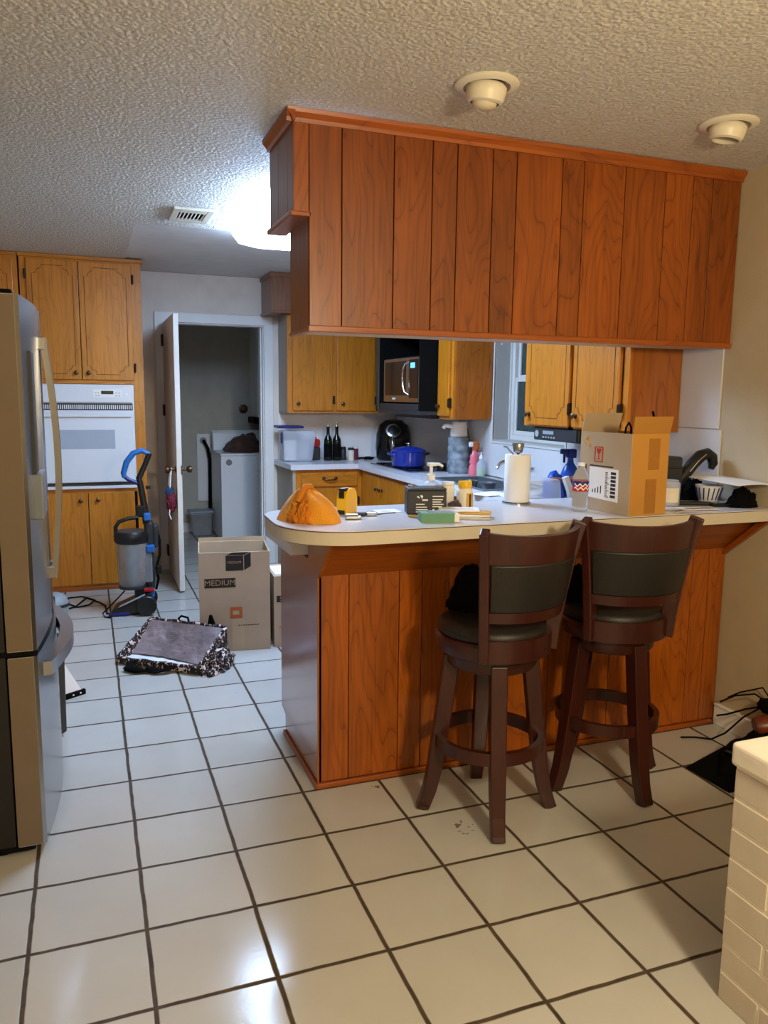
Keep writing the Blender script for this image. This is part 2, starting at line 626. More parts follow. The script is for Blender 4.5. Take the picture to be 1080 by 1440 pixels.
M_yellow2 = mat('mustard_print', '#c79a3c', 0.55)
M_cream = mat('cream_plastic', '#e9dfc6', 0.4)
M_green = mat('green_card', '#5f8f74', 0.6)
M_pink = mat('pink_liquid', '#e0707c', 0.25)
M_lime = mat('lime_liquid', '#8fce2c', 0.25)
M_brown = mat('brown_cloth', '#4a2f25', 0.9, var=0.25, vscale=14, bump=0.4, bscale=60, sheen=0.2)
M_blackc = mat('black_cloth', '#070708', 0.9, var=0.2, bump=0.35, bscale=70, spec=0.1)
M_denim = mat('blue_cloth', '#1f3f63', 0.85, var=0.3, vscale=24, bump=0.3)
M_maroon = mat('dark_red_cloth', '#6b1a2c', 0.8, var=0.15)
M_fleece = mat('white_fleece', '#d9dbe6', 0.95, var=0.08, vscale=60, bump=0.6, bscale=120)
M_meshp = mat('grey_mesh_window', '#7a6c6e', 0.38, var=0.35, vscale=7, bump=1.0, bscale=26)
M_leo = leopard('leopard_print')
M_rubber = mat('rubber_grey', '#3c4146', 0.55)
M_leatherb = mat('brown_leather', '#6a2f17', 0.35, var=0.25)
M_glass = mat('window_glass', '#2f3d3b', 0.1, var=0.3, vscale=30)
M_winframe = mat('window_vinyl', '#c4c2bc', 0.4, var=0.02)
M_reveal = mat('window_reveal', '#a5a19a', 0.6, var=0.03)
M_lamp = mat('lamp_diffuser', '#ffffff', 0.4, emit='#b6d6ff', estr=42.0)
M_fixture = mat('cream_fixture', '#d9cfb8', 0.4, var=0.02)
M_bulb = mat('frosted_bulb', '#cfc0a0', 0.4)
M_can = mat('fixture_inside', '#3a342c', 0.6)
M_led = mat('blue_led', '#2f7bff', 0.3, emit='#3a86ff', estr=6.0)
M_lcd = mat('clock_display', '#1c2020', 0.2)
M_bluespray = mat('blue_bottle', '#2450b0', 0.25)
M_frying = mat('pan_red_brown', '#7a4038', 0.4)
M_burner = mat('hob_glass', '#0c0c0e', 0.08)
M_skin = mat('parchment_label', '#dcd3c0', 0.6)
M_tan = mat('coffee_sand', '#bfa582', 0.6)

# ------------------------------------------------------------------ the room shell
XL, XW, YB, YF, YL, CZ = -2.75, 9.5, -13.5, 16.5, 22.6, 8.08

m = MB(); m.box(XL - .4, XW + .4, YB - .4, YL + .4, -.3, 0)
struct(m.build('floor', M_floor))
m = MB()
m.box(XL - .4, XW + .4, YB - .4, 10.3, CZ, CZ + .3)
m.box(XL - .4, 1.68, 10.3, YL + .4, CZ, CZ + .3)
struct(m.build('ceiling', M_pop))
m = MB(); m.box(1.68, XW + .4, 10.3, YL + .4, CZ + .03, CZ + .3)
struct(m.build('ceiling_smooth_patch', M_smooth))

# right wall with the window opening 
WY0, WY1, WZ0, WZ1 = 7.36, 10.34, 3.9, 6.9
m = MB()
m.box(XW, XW + .6, YB - .4, WY0, 0, CZ)
m.box(XW, XW + .6, WY1, YL + .4, 0, CZ)
m.box(XW, XW + .6, WY0, WY1, 0, WZ0)
m.box(XW, XW + .6, WY0, WY1, WZ1, CZ)
struct(m.build('wall_right', M_wall))
m = MB(); m.box(XL - .4, XL, YB - .4, YL + .4, 0, CZ)
struct(m.build('wall_left', M_wall))
m = MB(); m.box(XL, XW, YB - .4, YB, 0, CZ)
struct(m.build('wall_behind', M_wall))
DX0, DX1, DZ = 2.72, 5.42, 6.8
m = MB()
m.box(XL, DX0, YF, YF + .4, 0, CZ + .02)
m.box(DX1, XW, YF, YF + .4, 0, CZ + .02)
m.box(DX0, DX1, YF, YF + .4, DZ, CZ + .02)
struct(m.build('wall_far', M_wallk))
m = MB(); m.box(XL, XW, YL, YL + .4, 0, CZ)
struct(m.build('wall_laundry_back', M_laundry))
m = MB(); m.box(1.55, 1.85, YF + .4, YL, 0, CZ)
struct(m.build('wall_laundry_left', M_laundry))
m = MB(); m.box(7.35, 7.65, YF + .4, YL, 0, CZ)
struct(m.build('wall_laundry_right', M_laundry))

# backsplash panels on the two kitchen walls
m = MB()
m.box(XW - .03, XW, 3.3, 7.3, 3.08, 4.45, .006); m.box(XW - .03, XW, 10.4, 16.42, 3.08, 4.45, .006); m.box(XW - .03, XW, 7.3, 10.4, 3.08, 3.84, .006)
m.box(XW - .03, XW, 3.36, 4.3, 4.46, 5.68, .006)
struct(m.build('wall_panel_right', M_splashr))
m = MB(); m.box(5.83, XW - .04, YF - .03, YF, 3.08, 4.45, .006)
struct(m.build('wall_panel_far', M_splash))

# baseboards
m = MB()
m.box(XW - .06, XW, YB, 3.0, 0, .3, .012); m.box(XW - .075, XW, YB, 3.0, .3, .33, .01)
struct(m.build('baseboard_right', M_white))
m = MB(); m.box(2.04, DX0 - .26, YF - .05, YF, 0, .33, .012)
struct(m.build('baseboard_far', M_doorw))
m = MB(); m.box(1.86, 7.34, YL - .05, YL, 0, .33, .012)
struct(m.build('baseboard_laundry', M_white))

# door casing
m = MB()
for (a, b) in ((DX0 - .26, DX0), (DX1, DX1 + .26)):
    m.box(a, b, YF - .07, YF, 0, DZ + .26, .015)
m.box(DX0 - .26, DX1 + .26, YF - .075, YF, DZ, DZ + .27, .015)
m.box(DX0, DX0 + .03, YF, YF + .4, 0, DZ); m.box(DX1 - .03, DX1, YF, YF + .4, 0, DZ)
m.box(DX0, DX1, YF, YF + .4, DZ - .03, DZ)
m.box(DX1 - .07, DX1 - .03, YF + .14, YF + .4, 0, DZ - .03)
struct(m.build('trim_1', M_white, bevel=.006))

# the open door
door = MB(); door.box(2.66, 2.785, 13.62, 16.34, .05, 6.77, .012)
door = struct(door.build('door_1', M_doorw))
k = MB()
for sx, c in ((-1, 2.66), (1, 2.785)):
    k.lathe([(.085, 0), (.085, .02), (.03, .03), (.03, .12), (.075, .15), (.092, .2), (.08, .25), (0, .27)], seg=20,
            M=T(c, 13.8, 3.06) @ Ry(90 * sx))
k.build('door_knob', M_bronze, door, smooth=40, world=True)
h = MB()
for z in (.6, 4.45, 6.3):
    h.cyl((2.64, 16.36, z - .15), (2.64, 16.36, z + .15), .03, seg=12)
    h.box(2.62, 2.66, 16.14, 16.34, z - .15, z + .15)
h.build('hinge', M_hinge, door, world=True)
c = MB(); c.box(2.765, 2.79, 13.6, 13.64, 2.95, 3.17)
c.build('latch_plate', M_bronze, door, world=True)

# window, set back in the thickness of the wall
w = MB()
fx = XW + .4
w.box(fx, fx + .18, WY0, WY0 + .16, WZ0, WZ1, .01); w.box(fx, fx + .18, WY1 - .16, WY1, WZ0, WZ1, .01)
w.box(fx, fx + .18, WY0 + .16, WY1 - .16, WZ0, WZ0 + .14, .01); w.box(fx, fx + .18, WY0 + .16, WY1 - .16, WZ1 - .14, WZ1, .01)
w.box(fx - .04, fx, WY1 - .05, WY1, WZ0, WZ1, .006); w.box(fx - .04, fx, WY0, WY0 + .05, WZ0, WZ1, .006)
w = struct(w.build('window_1', M_winframe))
s = MB()
zc = 5.3
for (a, b, dx) in ((WZ0 + .14, zc + .05, 0.0), (zc, WZ1 - .14, .07)):
    y0, y1 = WY0 + .16, WY1 - .16
    s.box(fx + .02 + dx, fx + .08 + dx, y0, y0 + .1, a, b, .008); s.box(fx + .02 + dx, fx + .08 + dx, y1 - .1, y1, a, b, .008)
    s.box(fx + .02 + dx, fx + .08 + dx, y0 + .1, y1 - .1, a, a + .1, .008)
    s.box(fx + .02 + dx, fx + .08 + dx, y0 + .1, y1 - .1, b - .1, b, .008)
s.build('window_sash', M_winframe, w, world=True)
g = MB(); g.box(fx + .05, fx + .06, WY0 + .2, WY1 - .2, WZ0 + .18, zc); g.box(fx + .12, fx + .13, WY0 + .2, WY1 - .2, zc, WZ1 - .18)
g.build('window_pane', M_glass, w, world=True)
rv = MB()
rv.box(XW - .005, fx, WY1 - .014, WY1 - .002, WZ0 + .03, WZ1 - .014); rv.box(XW - .005, fx, WY0 + .002, WY0 + .014, WZ0 + .03, WZ1 - .014)
rv.box(XW - .005, fx, WY0 + .002, WY1 - .002, WZ1 - .014, WZ1 - .002)
rv.build('window_reveal', M_reveal, w, world=True)
tr = MB()
tr.box(XW - .04, fx, WY0 + .002, WY1 - .002, WZ0 + .002, WZ0 + .03, .008)
tr.build('window_sill', M_reveal, w, world=True)
tr = MB()
tr.box(XW - .045, XW - .03, WY1, WY1 + .05, WZ0 - .05, WZ1 + .05); tr.box(XW - .045, XW - .03, WY0 - .05, WY0, WZ0 - .05, WZ1 + .05); tr.box(XW - .045, XW - .03, WY0, WY1, WZ0 - .05, WZ0)
tr.build('window_edge_trim', M_winframe, w, world=True)
lk = MB(); lk.box(XW + .1, XW + .13, WY1 - .012, WY1, 6.02, 6.12); lk.cyl((XW + .12, WY1 - .03, 6.1), (XW + .12, WY1 - .01, 6.1), .02, seg=8)
lk.build('blind_hook', M_enamel2, w, world=True)

# ------------------------------------------------------------------ fittings on the ceiling
lt = thing('ceiling_light', 'large white lit fluorescent panel on the kitchen ceiling behind the wood cabinet', 'ceiling light', (4.15, 7.7, CZ))
x0, x1, y0, y1 = 3.47, 5.3, 5.9, 10.45


def rounded(x0, x1, y0, y1, r):
    p = []
    for cx, cy, a in ((x1 - r, y1 - r, 0), (x0 + r, y1 - r, 90), (x0 + r, y0 + r, 180), (x1 - r, y0 + r, 270)):
        p += arc(cx, cy, r, a, a + 90, 6)
    return p


d = MB()
loops = [(rounded(x0, x1, y0, y1, .3), CZ - .03), (rounded(x0 + .02, x1 - .02, y0 + .03, y1 - .03, .3), CZ - .1),
         (rounded(x0 + .08, x1 - .08, y0 + .2, y1 - .2, .35), CZ - .26), (rounded(x0 + .2, x1 - .2, y0 + .55, y1 - .55, .4), CZ - .36)]
bmd = bmesh.new()
rows = [[bmd.verts.new((x, y, z)) for x, y in p] for p, z in loops]
for a, c in zip(rows, rows[1:]):
    for k in range(len(a)):
        q = (k + 1) % len(a)
        bmd.faces.new((a[k], a[q], c[q], c[k]))
bmd.faces.new(rows[0])
bmd.faces.new(rows[-1])
bmesh.ops.recalc_face_normals(bmd, faces=bmd.faces[:])
d._take(bmd)
d.build('diffuser', M_lamp, lt, smooth=50, world=True)
b = MB(); b.box(x0 + .3, x1 - .3, y0 + .3, y1 - .3, CZ - .045, CZ)
b.build('base_pan', M_enamel2, lt, world=True)

v = thing('ceiling_vent', 'small white slotted air vent in the popcorn ceiling', 'vent', (2.57, 9.15, CZ))
f = MB()
vx0, vx1, vy0, vy1 = 2.22, 2.92, 8.62, 9.7
f.box(vx0, vx0 + .12, vy0, vy1, CZ - .04, CZ, .01); f.box(vx1 - .12, vx1, vy0, vy1, CZ - .04, CZ, .01)
f.box(vx0 + .12, vx1 - .12, vy0, vy0 + .25, CZ - .04, CZ, .01); f.box(vx0 + .12, vx1 - .12, vy1 - .25, vy1, CZ - .04, CZ, .01)
f.build('frame', M_fixture, v, world=True)
b = MB(); b.box(vx0 + .1, vx1 - .1, vy0 + .2, vy1 - .2, CZ - .008, CZ - .002)
b.build('duct', M_blackm, v, world=True)
for i in range(7):
    s = MB()
    x = vx0 + .145 + i * .066
    s.hexa([(x, vy0 + .25, CZ - .035), (x + .008, vy0 + .25, CZ - .035), (x + .008, vy1 - .25, CZ - .035), (x, vy1 - .25, CZ - .035)],
           [(x + .03, vy0 + .25, CZ - .01), (x + .038, vy0 + .25, CZ - .01), (x + .038, vy1 - .25, CZ - .01), (x + .03, vy1 - .25, CZ - .01)])
    s.build('slat', M_fixture, v, world=True)


def eyeball(label, x, y, az, bulb):
    e = thing('recessed_ceiling_light', label, 'ceiling light', (x, y, CZ), R(az), group='swivel lights in the popcorn ceiling')
    r = MB(); r.lathe([(.235, .0), (.33, .0), (.335, -.015), (.32, -.03), (.245, -.04), (.235, 0)], seg=40)
    r.build('trim_ring', M_fixture, e, smooth=40)
    tilt = Rx(9)
    g = MB(); g.lathe([(.15, -.165), (.185, -.15), (.205, -.08), (.21, -.01), (.18, .02), (.17, -.01), (.165, -.08), (.15, -.165)], seg=36, M=T(0, 0, -.02) @ tilt)
    g.build('eyeball', M_fixture, e, smooth=50)
    c = MB(); c.lathe([(0, -.05), (.158, -.05), (.158, -.03), (0, -.03)], seg=28, M=T(0, 0, -.02) @ tilt)
    c.build('socket_cavity', M_can, e)
    if bulb:
        u = MB(); u.lathe([(0, -.225), (.07, -.22), (.12, -.19), (.135, -.14), (.11, -.08), (0, -.07)], seg=28, M=T(0, 0, -.02) @ tilt)
        u.build('bulb', M_bulb, e, smooth=60)
    return e


eyeball('cream swivel ceiling light with a bulb, above the middle of the wooden cabinet', 4.67, 1.82, 20, True)
eyeball('cream swivel ceiling light with an empty dark socket, near the beige wall', 7.83, 1.8, 40, False)

# ------------------------------------------------------------------ wood cabinet hanging above the bar
hc = thing('hanging_cabinet', 'long oak plank-faced cabinet hanging from the ceiling above the bar', 'cabinet', (6.3, 3.7, 5.63))
HB, HT, YH = 5.63, CZ, 3.26
gro = [3.165, 3.563, 4.215, 4.714, 5.045, 5.534, 5.873, 6.543, 6.872, 7.518, 8.18, 8.646, 8.985, 9.49]
m = MB()
for i in range(len(gro) - 1):
    m.box(gro[i] + .006, gro[i + 1] - .006, YH, YH + .05, HB + .06, HT - .1, .004, 1)
m.box(2.985, gro[0] - .002, YH, YH + .05, 6.97, HT - .1, .003, 1)
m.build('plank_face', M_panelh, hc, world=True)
m = MB(); m.box(3.18, 9.49, YH + .045, YH + .07, HB + .06, HT - .1)
m.build('groove_backing', M_gap, hc, world=True)
m = MB()
m.box(3.165, 3.2, YH + .05, 4.17, HB + .03, 6.99, .004, 1)
m.build('end_panel', M_bulk, hc, world=True)
m = MB()
yy = [YH + .05, 3.55, 4.02, 4.5]
for a, b in zip(yy, yy[1:]):
    m.box(2.985, 3.03, a + .004, b - .004, 6.97, HT - .08, .004, 1)
m.box(3.03, 9.49, 4.45, 4.5, 6.98, HT - .08)
m.build('upper_box', M_bulk, hc, world=True)
m = MB(); m.box(3.03, 9.49, YH + .07, 4.45, 6.99, 7.03); m.box(3.2, 9.49, 4.14, 4.17, HB + .04, 6.98)
m.build('back_board', M_oak, hc, world=True)
m = MB(); m.box(3.2, 9.49, YH + .06, 4.14, HB + .03, HB + .06)
m.build('underside', M_under, hc, world=True)
m = MB()
m.box(3.15, 9.49, YH - .025, YH + .06, HB, HB + .075, .01); 
m.box(3.15, 3.22, YH + .06, 4.18, HB, HB + .05, .008)
m.build('bottom_rail', M_trim, hc, world=True)
m = MB()
prof = [(0, 0), (-.03, .0), (-.045, .04), (-.09, .09), (-.1, .135), (0, .135)]
b0 = HT - .145
m.prism([(p[0], p[1]) for p in prof], 2.9, 9.49, M=Matrix(((0, 0, 1, 0), (1, 0, 0, YH + .004), (0, 1, 0, b0), (0, 0, 0, 1))))
m.prism([(p[0], p[1]) for p in prof], YH - .09, 4.5, M=Matrix(((1, 0, 0, 2.989), (0, 0, 1, 0), (0, 1, 0, b0), (0, 0, 0, 1))))
m.build('crown_moulding', M_trim, hc, world=True)
m = MB()
m.box(2.945, 3.2, YH - .0, 4.52, 6.93, 6.99, .012)
m.build('ledge_moulding', M_trimy, hc, world=True)

# ------------------------------------------------------------------ peninsula with raised bar
pen = thing('peninsula_cabinet', 'oak plank-faced peninsula base under the white bar top', 'cabinet', (6.3, 4.0, 0))
g = [3.215, 3.605, 4.273, 4.588, 4.963, 5.5, 5.86, 6.5, 6.86, 7.5, 8.15, 8.887, 9.193, 9.49]
m = MB()
for a, b in zip(g, g[1:]):
    m.box(a + .005, b - .005, 3.04, 3.08, .07, 2.74, .004, 1)
m.build('plank_face', M_panel, pen, world=True)
m = MB(); m.box(3.25, 9.49, 3.078, 3.12, .0, 3.24)
m.build('groove_backing', M_gap, pen, world=True)
m = MB()
m.prism([(3.04, 0), (4.74, 0), (4.74, .3), (4.97, .36), (4.97, 2.86), (3.46, 2.86), (3.46, 3.24), (2.42, 3.24), (3.04, 2.7)], 3.2, 3.25,
        M=Matrix(((0, 0, 1, 0), (1, 0, 0, 0), (0, 1, 0, 0), (0, 0, 0, 1))))
m.build('end_panel', M_panelg, pen, world=True)
m = MB()
m.hexa([(3.25, 3.04, 2.72), (9.49, 3.04, 2.72), (9.49, 3.08, 2.72), (3.25, 3.08, 2.72)],
       [(3.25, 2.46, 3.24), (9.49, 2.46, 3.24), (9.49, 2.53, 3.24), (3.25, 2.53, 3.24)])
m.build('slanted_soffit', M_trim, pen, world=True)
m = MB()
m.prism([(3.04, 2.62), (3.04, 2.7), (2.38, 3.24), (2.24, 3.24)], 9.42, 9.49, M=Matrix(((0, 0, 1, 0), (1, 0, 0, 0), (0, 1, 0, 0), (0, 0, 0, 1))))
m.build('wall_bracket', M_trimy, pen, world=True)
m = MB()
m.box(3.17, 9.42, 2.99, 3.04, 0, .07, .012); m.box(3.165, 3.2, 2.99, 4.76, 0, .07, .012)
m.build('base_strip', M_trim, pen, world=True)
m = MB(); m.box(3.25, 9.49, 4.92, 4.96, .3, 2.86)
for i in range(4):
    m.box(3.4 + i * 1.05, 4.38 + i * 1.05, 4.96, 5.0, .42, 2.74, .01)
m.build('kitchen_side_doors', M_oak, pen, world=True)

bar = thing('bar_counter', 'white laminate raised bar top with rounded end and cream edge', 'countertop', (6.2, 3.1, 3.25))
xb = 2.66
out = [(9.49, 2.2), (3.45, 2.16)] + [(xb + .8 + .8 * math.cos(R(a)), 2.96 + .8 * math.sin(R(a))) for a in range(262, 176, -7)]
out += [(xb + .02, 3.45)] + [(xb + .52 + .5 * math.cos(R(a)), 3.55 + .5 * math.sin(R(a))) for a in range(176, 92, -14)] + [(3.3, 4.06), (9.49, 4.06)]
m = MB(); m.prism(out[::-1], 3.25, 3.396)
m.build('edge_band', M_lamedge, bar, world=True, smooth=25)
m = MB(); m.prism([(x + (.004 if x > 3.2 else -.004), y - .004 if y < 3 else y + .004) if x < 9.4 else (x, y) for x, y in out[::-1]], 3.396, 3.404)
m.build('edge_seam', M_gap, bar, world=True)
m = MB(); m.prism([(x, y) for x, y in out[::-1]], 3.404, 3.412)
m.build('laminate_surface', M_lam, bar, world=True)

# ------------------------------------------------------------------ continuous U-shaped worktop with sink cut-out
ZC = 3.05
wt = thing('worktop', 'white laminate worktop running round the kitchen walls below the window', 'countertop', (8.4, 10, ZC - .15))
SX0, SX1, SY0, SY1 = 8.0, 9.15, 7.9, 10.35
m = MB()
zz = (ZC - .14, ZC)
m.box(5.7, 9.46, 14.5, 16.46, *zz)
m.box(7.58, 9.46, SY1, 14.5, *zz)
m.box(7.58, SX0, SY0, SY1, *zz)
m.box(SX1, 9.46, SY0, SY1, *zz)
m.box(7.58, 9.46, 4.98, SY0, *zz)
m.box(2.98, 9.46, 3.48, 4.98, *zz)
m.build('laminate_surface', M_lam, wt, world=True)

sk = thing('kitchen_sink', 'stainless steel sink basin set in the worktop under the window', 'sink', (8.55, 9.1, ZC))
m = MB()
m.box(SX0 - .05, SX1 + .05, SY0 - .05, SY0 + .03, ZC, ZC + .03, .008); m.box(SX0 - .05, SX1 + .05, SY1 - .03, SY1 + .05, ZC, ZC + .03, .008)
m.box(SX0 - .05, SX0 + .03, SY0 + .03, SY1 - .03, ZC, ZC + .03, .008); m.box(SX1 - .03, SX1 + .05, SY0 + .03, SY1 - .03, ZC, ZC + .03, .008)
m.build('rim', M_steeld, sk, world=True)
m = MB()
zb = ZC - .6
m.box(SX0 + .01, SX0 + .03, SY0 + .01, SY1 - .01, zb, ZC); m.box(SX1 - .03, SX1 - .01, SY0 + .01, SY1 - .01, zb, ZC)
m.box(SX0 + .03, SX1 - .03, SY0 + .01, SY0 + .03, zb, ZC); m.box(SX0 + .03, SX1 - .03, SY1 - .03, SY1 - .01, zb, ZC)
m.box(SX0 + .01, SX1 - .01, SY0 + .01, SY1 - .01, zb - .02, zb)
m.build('basin', M_steeld, sk, world=True)
fa = thing('kitchen_faucet', 'chrome kitchen faucet behind the sink, past the paper towels', 'faucet', (9.32, 8.72, ZC))
m = MB(); m.lathe([(.1, 0), (.1, .03), (.07, .05), (.06, .3), (.075, .36), (.05, .42), (0, .43)], seg=20)
m.build('body', M_chrome, fa, smooth=40)
m = MB(); m.tube([(0, 0, .3), (-.12, .0, .46), (-.3, 0, .53), (-.52, .0, .47), (-.6, 0, .36)], [.05, .048, .045, .042, .04], 12)
m.build('spout', M_chrome, fa, smooth=50)
m = MB(); m.tube([(0, 0, .4), (.0, -.1, .48), (-.02, -.26, .5)], [.03, .028, .035], 10)
m.build('lever', M_chrome, fa, smooth=50)


# ------------------------------------------------------------------ kitchen cabinets
def notched(x0, x1, z0, z1, n):
    """outline of a routed panel line with stepped corners, in the door's own plane"""
    p = []
    for cx, cz, sx, sz in ((x0, z0, 1, 1), (x1, z0, -1, 1), (x1, z1, -1, -1), (x0, z1, 1, -1)):
        q = [(cx, cz + sz * n), (cx + sx * n * .35, cz + sz * n), (cx + sx * n * .55, cz + sz * n * .55), (cx + sx * n, cz + sz * n * .35), (cx + sx * n, cz)]
        if (sx, sz) in ((-1, 1), (1, -1)):
            q = q[::-1]
        p += q
    return p


def door_mesh(x0, x1, z0, z1, routed=True, th=.065, n=.2):
    """cabinet door in the XZ plane, face at y=-th, with a dark routed line"""
    m = MB()
    m.box(x0, x1, -th, 0, z0, z1, .012)
    if routed:
        m.mi = 1
        pts = [(x, -th - .0005, z) for x, z in notched(x0 + .12, x1 - .12, z0 + .13, z1 - .13, n)]
        m.tube(pts, .006, 6, closed=True)
    return m


def knob_mesh(M):
    m = MB()
    m.lathe([(.045, 0), (.045, .012), (.018, .02), (.018, .05), (.05, .07), (.052, .085), (.03, .1), (0, .1)], seg=18, M=M)
    return m


def put_door(root, name, M, x0, x1, z0, z1, knob, hinge=None, routed=True):
    m = door_mesh(x0, x1, z0, z1, routed)
    m.bm.transform(M)
    d = m.build(name, [M_oak, M_groove], root, world=True)
    if knob:
        knob_mesh(M @ T(knob[0], -.065, knob[1]) @ Rx(90)).build('knob', M_bronze, d, smooth=40, world=True)
    if hinge is not None:
        for z in (z0 + .3, z1 - .35):
            h = MB()
            h.box(hinge - .025, hinge + .025, -.08, -.0, z - .11, z + .11, .008)
            h.cyl((hinge, -.085, z - .09), (hinge, -.085, z + .09), .016, seg=10)
            h.bm.transform(M)
            h.build('hinge', M_hinge, d, world=True)
    return d


# oven cabinet, full height at the far wall
oc = thing('oven_cabinet', 'tall honey oak cabinet holding the white wall oven', 'cabinet', (.6, 15.5, 0))
FY = 14.62
m = MB()
m.box(-.66, -.5, FY, FY + .07, .0, CZ); m.box(1.79, 2.03, FY, FY + .07, 0, CZ)
m.box(1.98, 2.03, FY + .07, YF, 0, CZ)
m.box(-.66, -.6, FY + .07, YF, 0, CZ)
m.build('side_frame', M_oak, oc, world=True)
m = MB()
m.box(-.5, 1.79, FY, FY + .07, 5.1, 5.2)
m.build('rail', M_oakx, oc, world=True)
for a, b in ((2.46, 2.56), (.07, .16), (7.94, CZ - .005)):
    m = MB(); m.box(-.5, 1.79, FY, FY + .07, a, b)
    m.build('rail', M_oakx, oc, world=True)
m = MB(); m.box(-.66, 2.05, FY - .04, FY, 0, .09, .01)
m.build('plinth', M_trim, oc, world=True)
m = MB(); m.box(-.69, 2.08, FY - .05, FY + .05, CZ - .09, CZ - .005, .015); m.box(2.03, 2.08, FY + .05, YF, CZ - .09, CZ - .005, .015)
m.build('top_moulding', M_oakx, oc, world=True)
MO = T(0, FY, 0)
put_door(oc, 'door', MO, -.52, .6, 5.2, 7.95, (.48, 5.36), -.54)
put_door(oc, 'door', MO, .615, 1.8, 5.2, 7.95, (.76, 5.36), 1.83)
put_door(oc, 'door', MO, -.4, .62, .16, 2.46, (.45, 2.27), None, False)
put_door(oc, 'door', MO, .635, 1.72, .16, 2.46, (.85, 2.28), None, False)

ov = thing('wall_oven', 'white built-in wall oven between the oak cabinet doors', 'oven', (.65, 14.6, 2.56))
OF = FY - .03
m = MB()
m.box(-.46, 1.78, OF - .03, OF + .06, 2.56, 5.09, .012)
m.build('body', M_enamel, ov, world=True)
m = MB(); m.box(-.42, 1.74, OF - .07, OF - .03, 4.66, 5.05, .015)
m.build('control_panel', M_enamel, ov, world=True)
m = MB(); m.box(.83, 1.5, OF - .078, OF - .07, 4.77, 4.97, .003)
m.build('keypad', M_enamel2, ov, world=True)
m = MB(); m.box(1.02, 1.3, OF - .084, OF - .078, 4.86, 4.94)
m.build('clock_display', M_lcd, ov, world=True)
for x in (.9, .96, 1.36, 1.43):
    for z in (4.82, 4.89):
        m = MB(); m.box(x - .015, x + .015, OF - .083, OF - .078, z - .01, z + .01)
        m.build('button', M_greypl, ov, world=True)
m = MB(); m.cyl((1.6, OF - .07, 4.86), (1.6, OF - .085, 4.86), .03, seg=16)
m.build('indicator', M_enamel2, ov, world=True)
m = MB()
m.box(-.42, 1.74, OF - .034, OF - .03, 4.47, 4.64)
m.mi = 1
for i in range(46):
    x = -.38 + i * .046
    m.box(x, x + .024, OF - .05, OF - .034, 4.5, 4.6)
m.build('vent_grille', [M_charcoal, M_enamel], ov, world=True)
dr = MB(); dr.box(-.42, 1.74, OF - .11, OF - .035, 2.72, 4.43, .02)
dr = dr.build('oven_door', M_enamel, ov, world=True)
m = MB(); m.box(-.05, 1.3, OF - .114, OF - .108, 3.54, 4.0)
m.build('window', M_ovenwin, dr, world=True)
m = MB()
m.box(-.38, 1.7, OF - .17, OF - .13, 4.31, 4.38, .015); m.box(-.38, -.3, OF - .135, OF - .105, 4.31, 4.38); m.box(1.62, 1.7, OF - .135, OF - .105, 4.31, 4.38)
m.build('handle', M_enamel, dr, world=True)
m = MB(); m.box(-.42, 1.74, OF - .06, OF - .03, 2.64, 2.71)
m.build('lower_vent', M_charcoal, ov, world=True)
m = MB(); m.box(-.46, 1.78, OF - .07, OF - .03, 2.56, 2.63, .01)
m.build('lower_trim', M_enamel, ov, world=True)

pc = thing('pantry_cabinet', 'honey oak cabinet beside the oven cabinet, mostly hidden above the refrigerator', 'cabinet', (-1.7, 15.5, 0))
m = MB(); m.box(-2.74, -.7, FY + .02, FY + .09, 0, CZ - .01); m.box(-.75, -.7, FY + .09, YF, 0, CZ - .01)
m.build('frame', M_oak, pc, world=True)
put_door(pc, 'door', T(0, FY + .02, 0), -1.72, -.8, 4.9, 7.9, (-1.6, 5.1))
put_door(pc, 'door', T(0, FY + .02, 0), -1.72, -.8, .2, 4.8, (-1.6, 4.4))
m = MB(); m.box(-2.74, -.71, FY - .03, FY + .05, CZ - .09, CZ - .005, .015)
m.build('top_moulding', M_oakx, pc, world=True)

# far upper cabinet
UY, UZ = 15.42, 4.4
uc = thing('upper_cabinet', 'honey oak upper cabinet with two doors on the far wall beside the doorway', 'cabinet', (7.1, 16, UZ))
m = MB(); m.box(5.84, 8.42, UY, UY + .06, UZ, 7.06); m.box(5.9, 9.46, UY + .06, YF - .04, UZ + .0, UZ + .06)
m.box(5.9, 8.42, UY + .06, YF - .04, 7.0, 7.06)
m.build('face_frame', M_oak, uc, world=True)
m = MB(); m.box(5.84, 5.9, UY + .06, YF - .04, UZ, 7.06)
m.build('side_panel', M_endpanel, uc, world=True)
put_door(uc, 'door', T(0, UY, 0), 5.98, 7.12, UZ + .07, 6.98, (6.12, UZ + .27), 7.16, False)
put_door(uc, 'door', T(0, UY, 0), 7.24, 8.36, UZ + .07, 6.98, (7.4, UZ + .27), 8.385, False)
bk = thing('cabinet_bulkhead', 'brown boxed bulkhead between the far upper cabinets and the ceiling', 'bulkhead', (7.4, 15.8, 7.07))
m = MB(); m.box(5.37, 9.46, 15.22, YF - .01, 7.07, CZ + .02, .01)
m.build('box', M_bulk, bk, world=True)
m = MB(); m.box(5.33, 9.46, 15.18, 15.22, CZ - .1, CZ + .02, .015); m.box(5.33, 5.37, 15.22, YF - .01, CZ - .1, CZ + .02, .015)
m.build('top_moulding', M_bulk, bk, world=True)
m = MB(); m.box(5.33, 9.46, 15.18, 15.22, 7.05, 7.12, .015); m.box(5.33, 5.37, 15.22, YF - .01, 7.05, 7.12, .015)
m.build('bottom_moulding', M_bulk, bk, world=True)

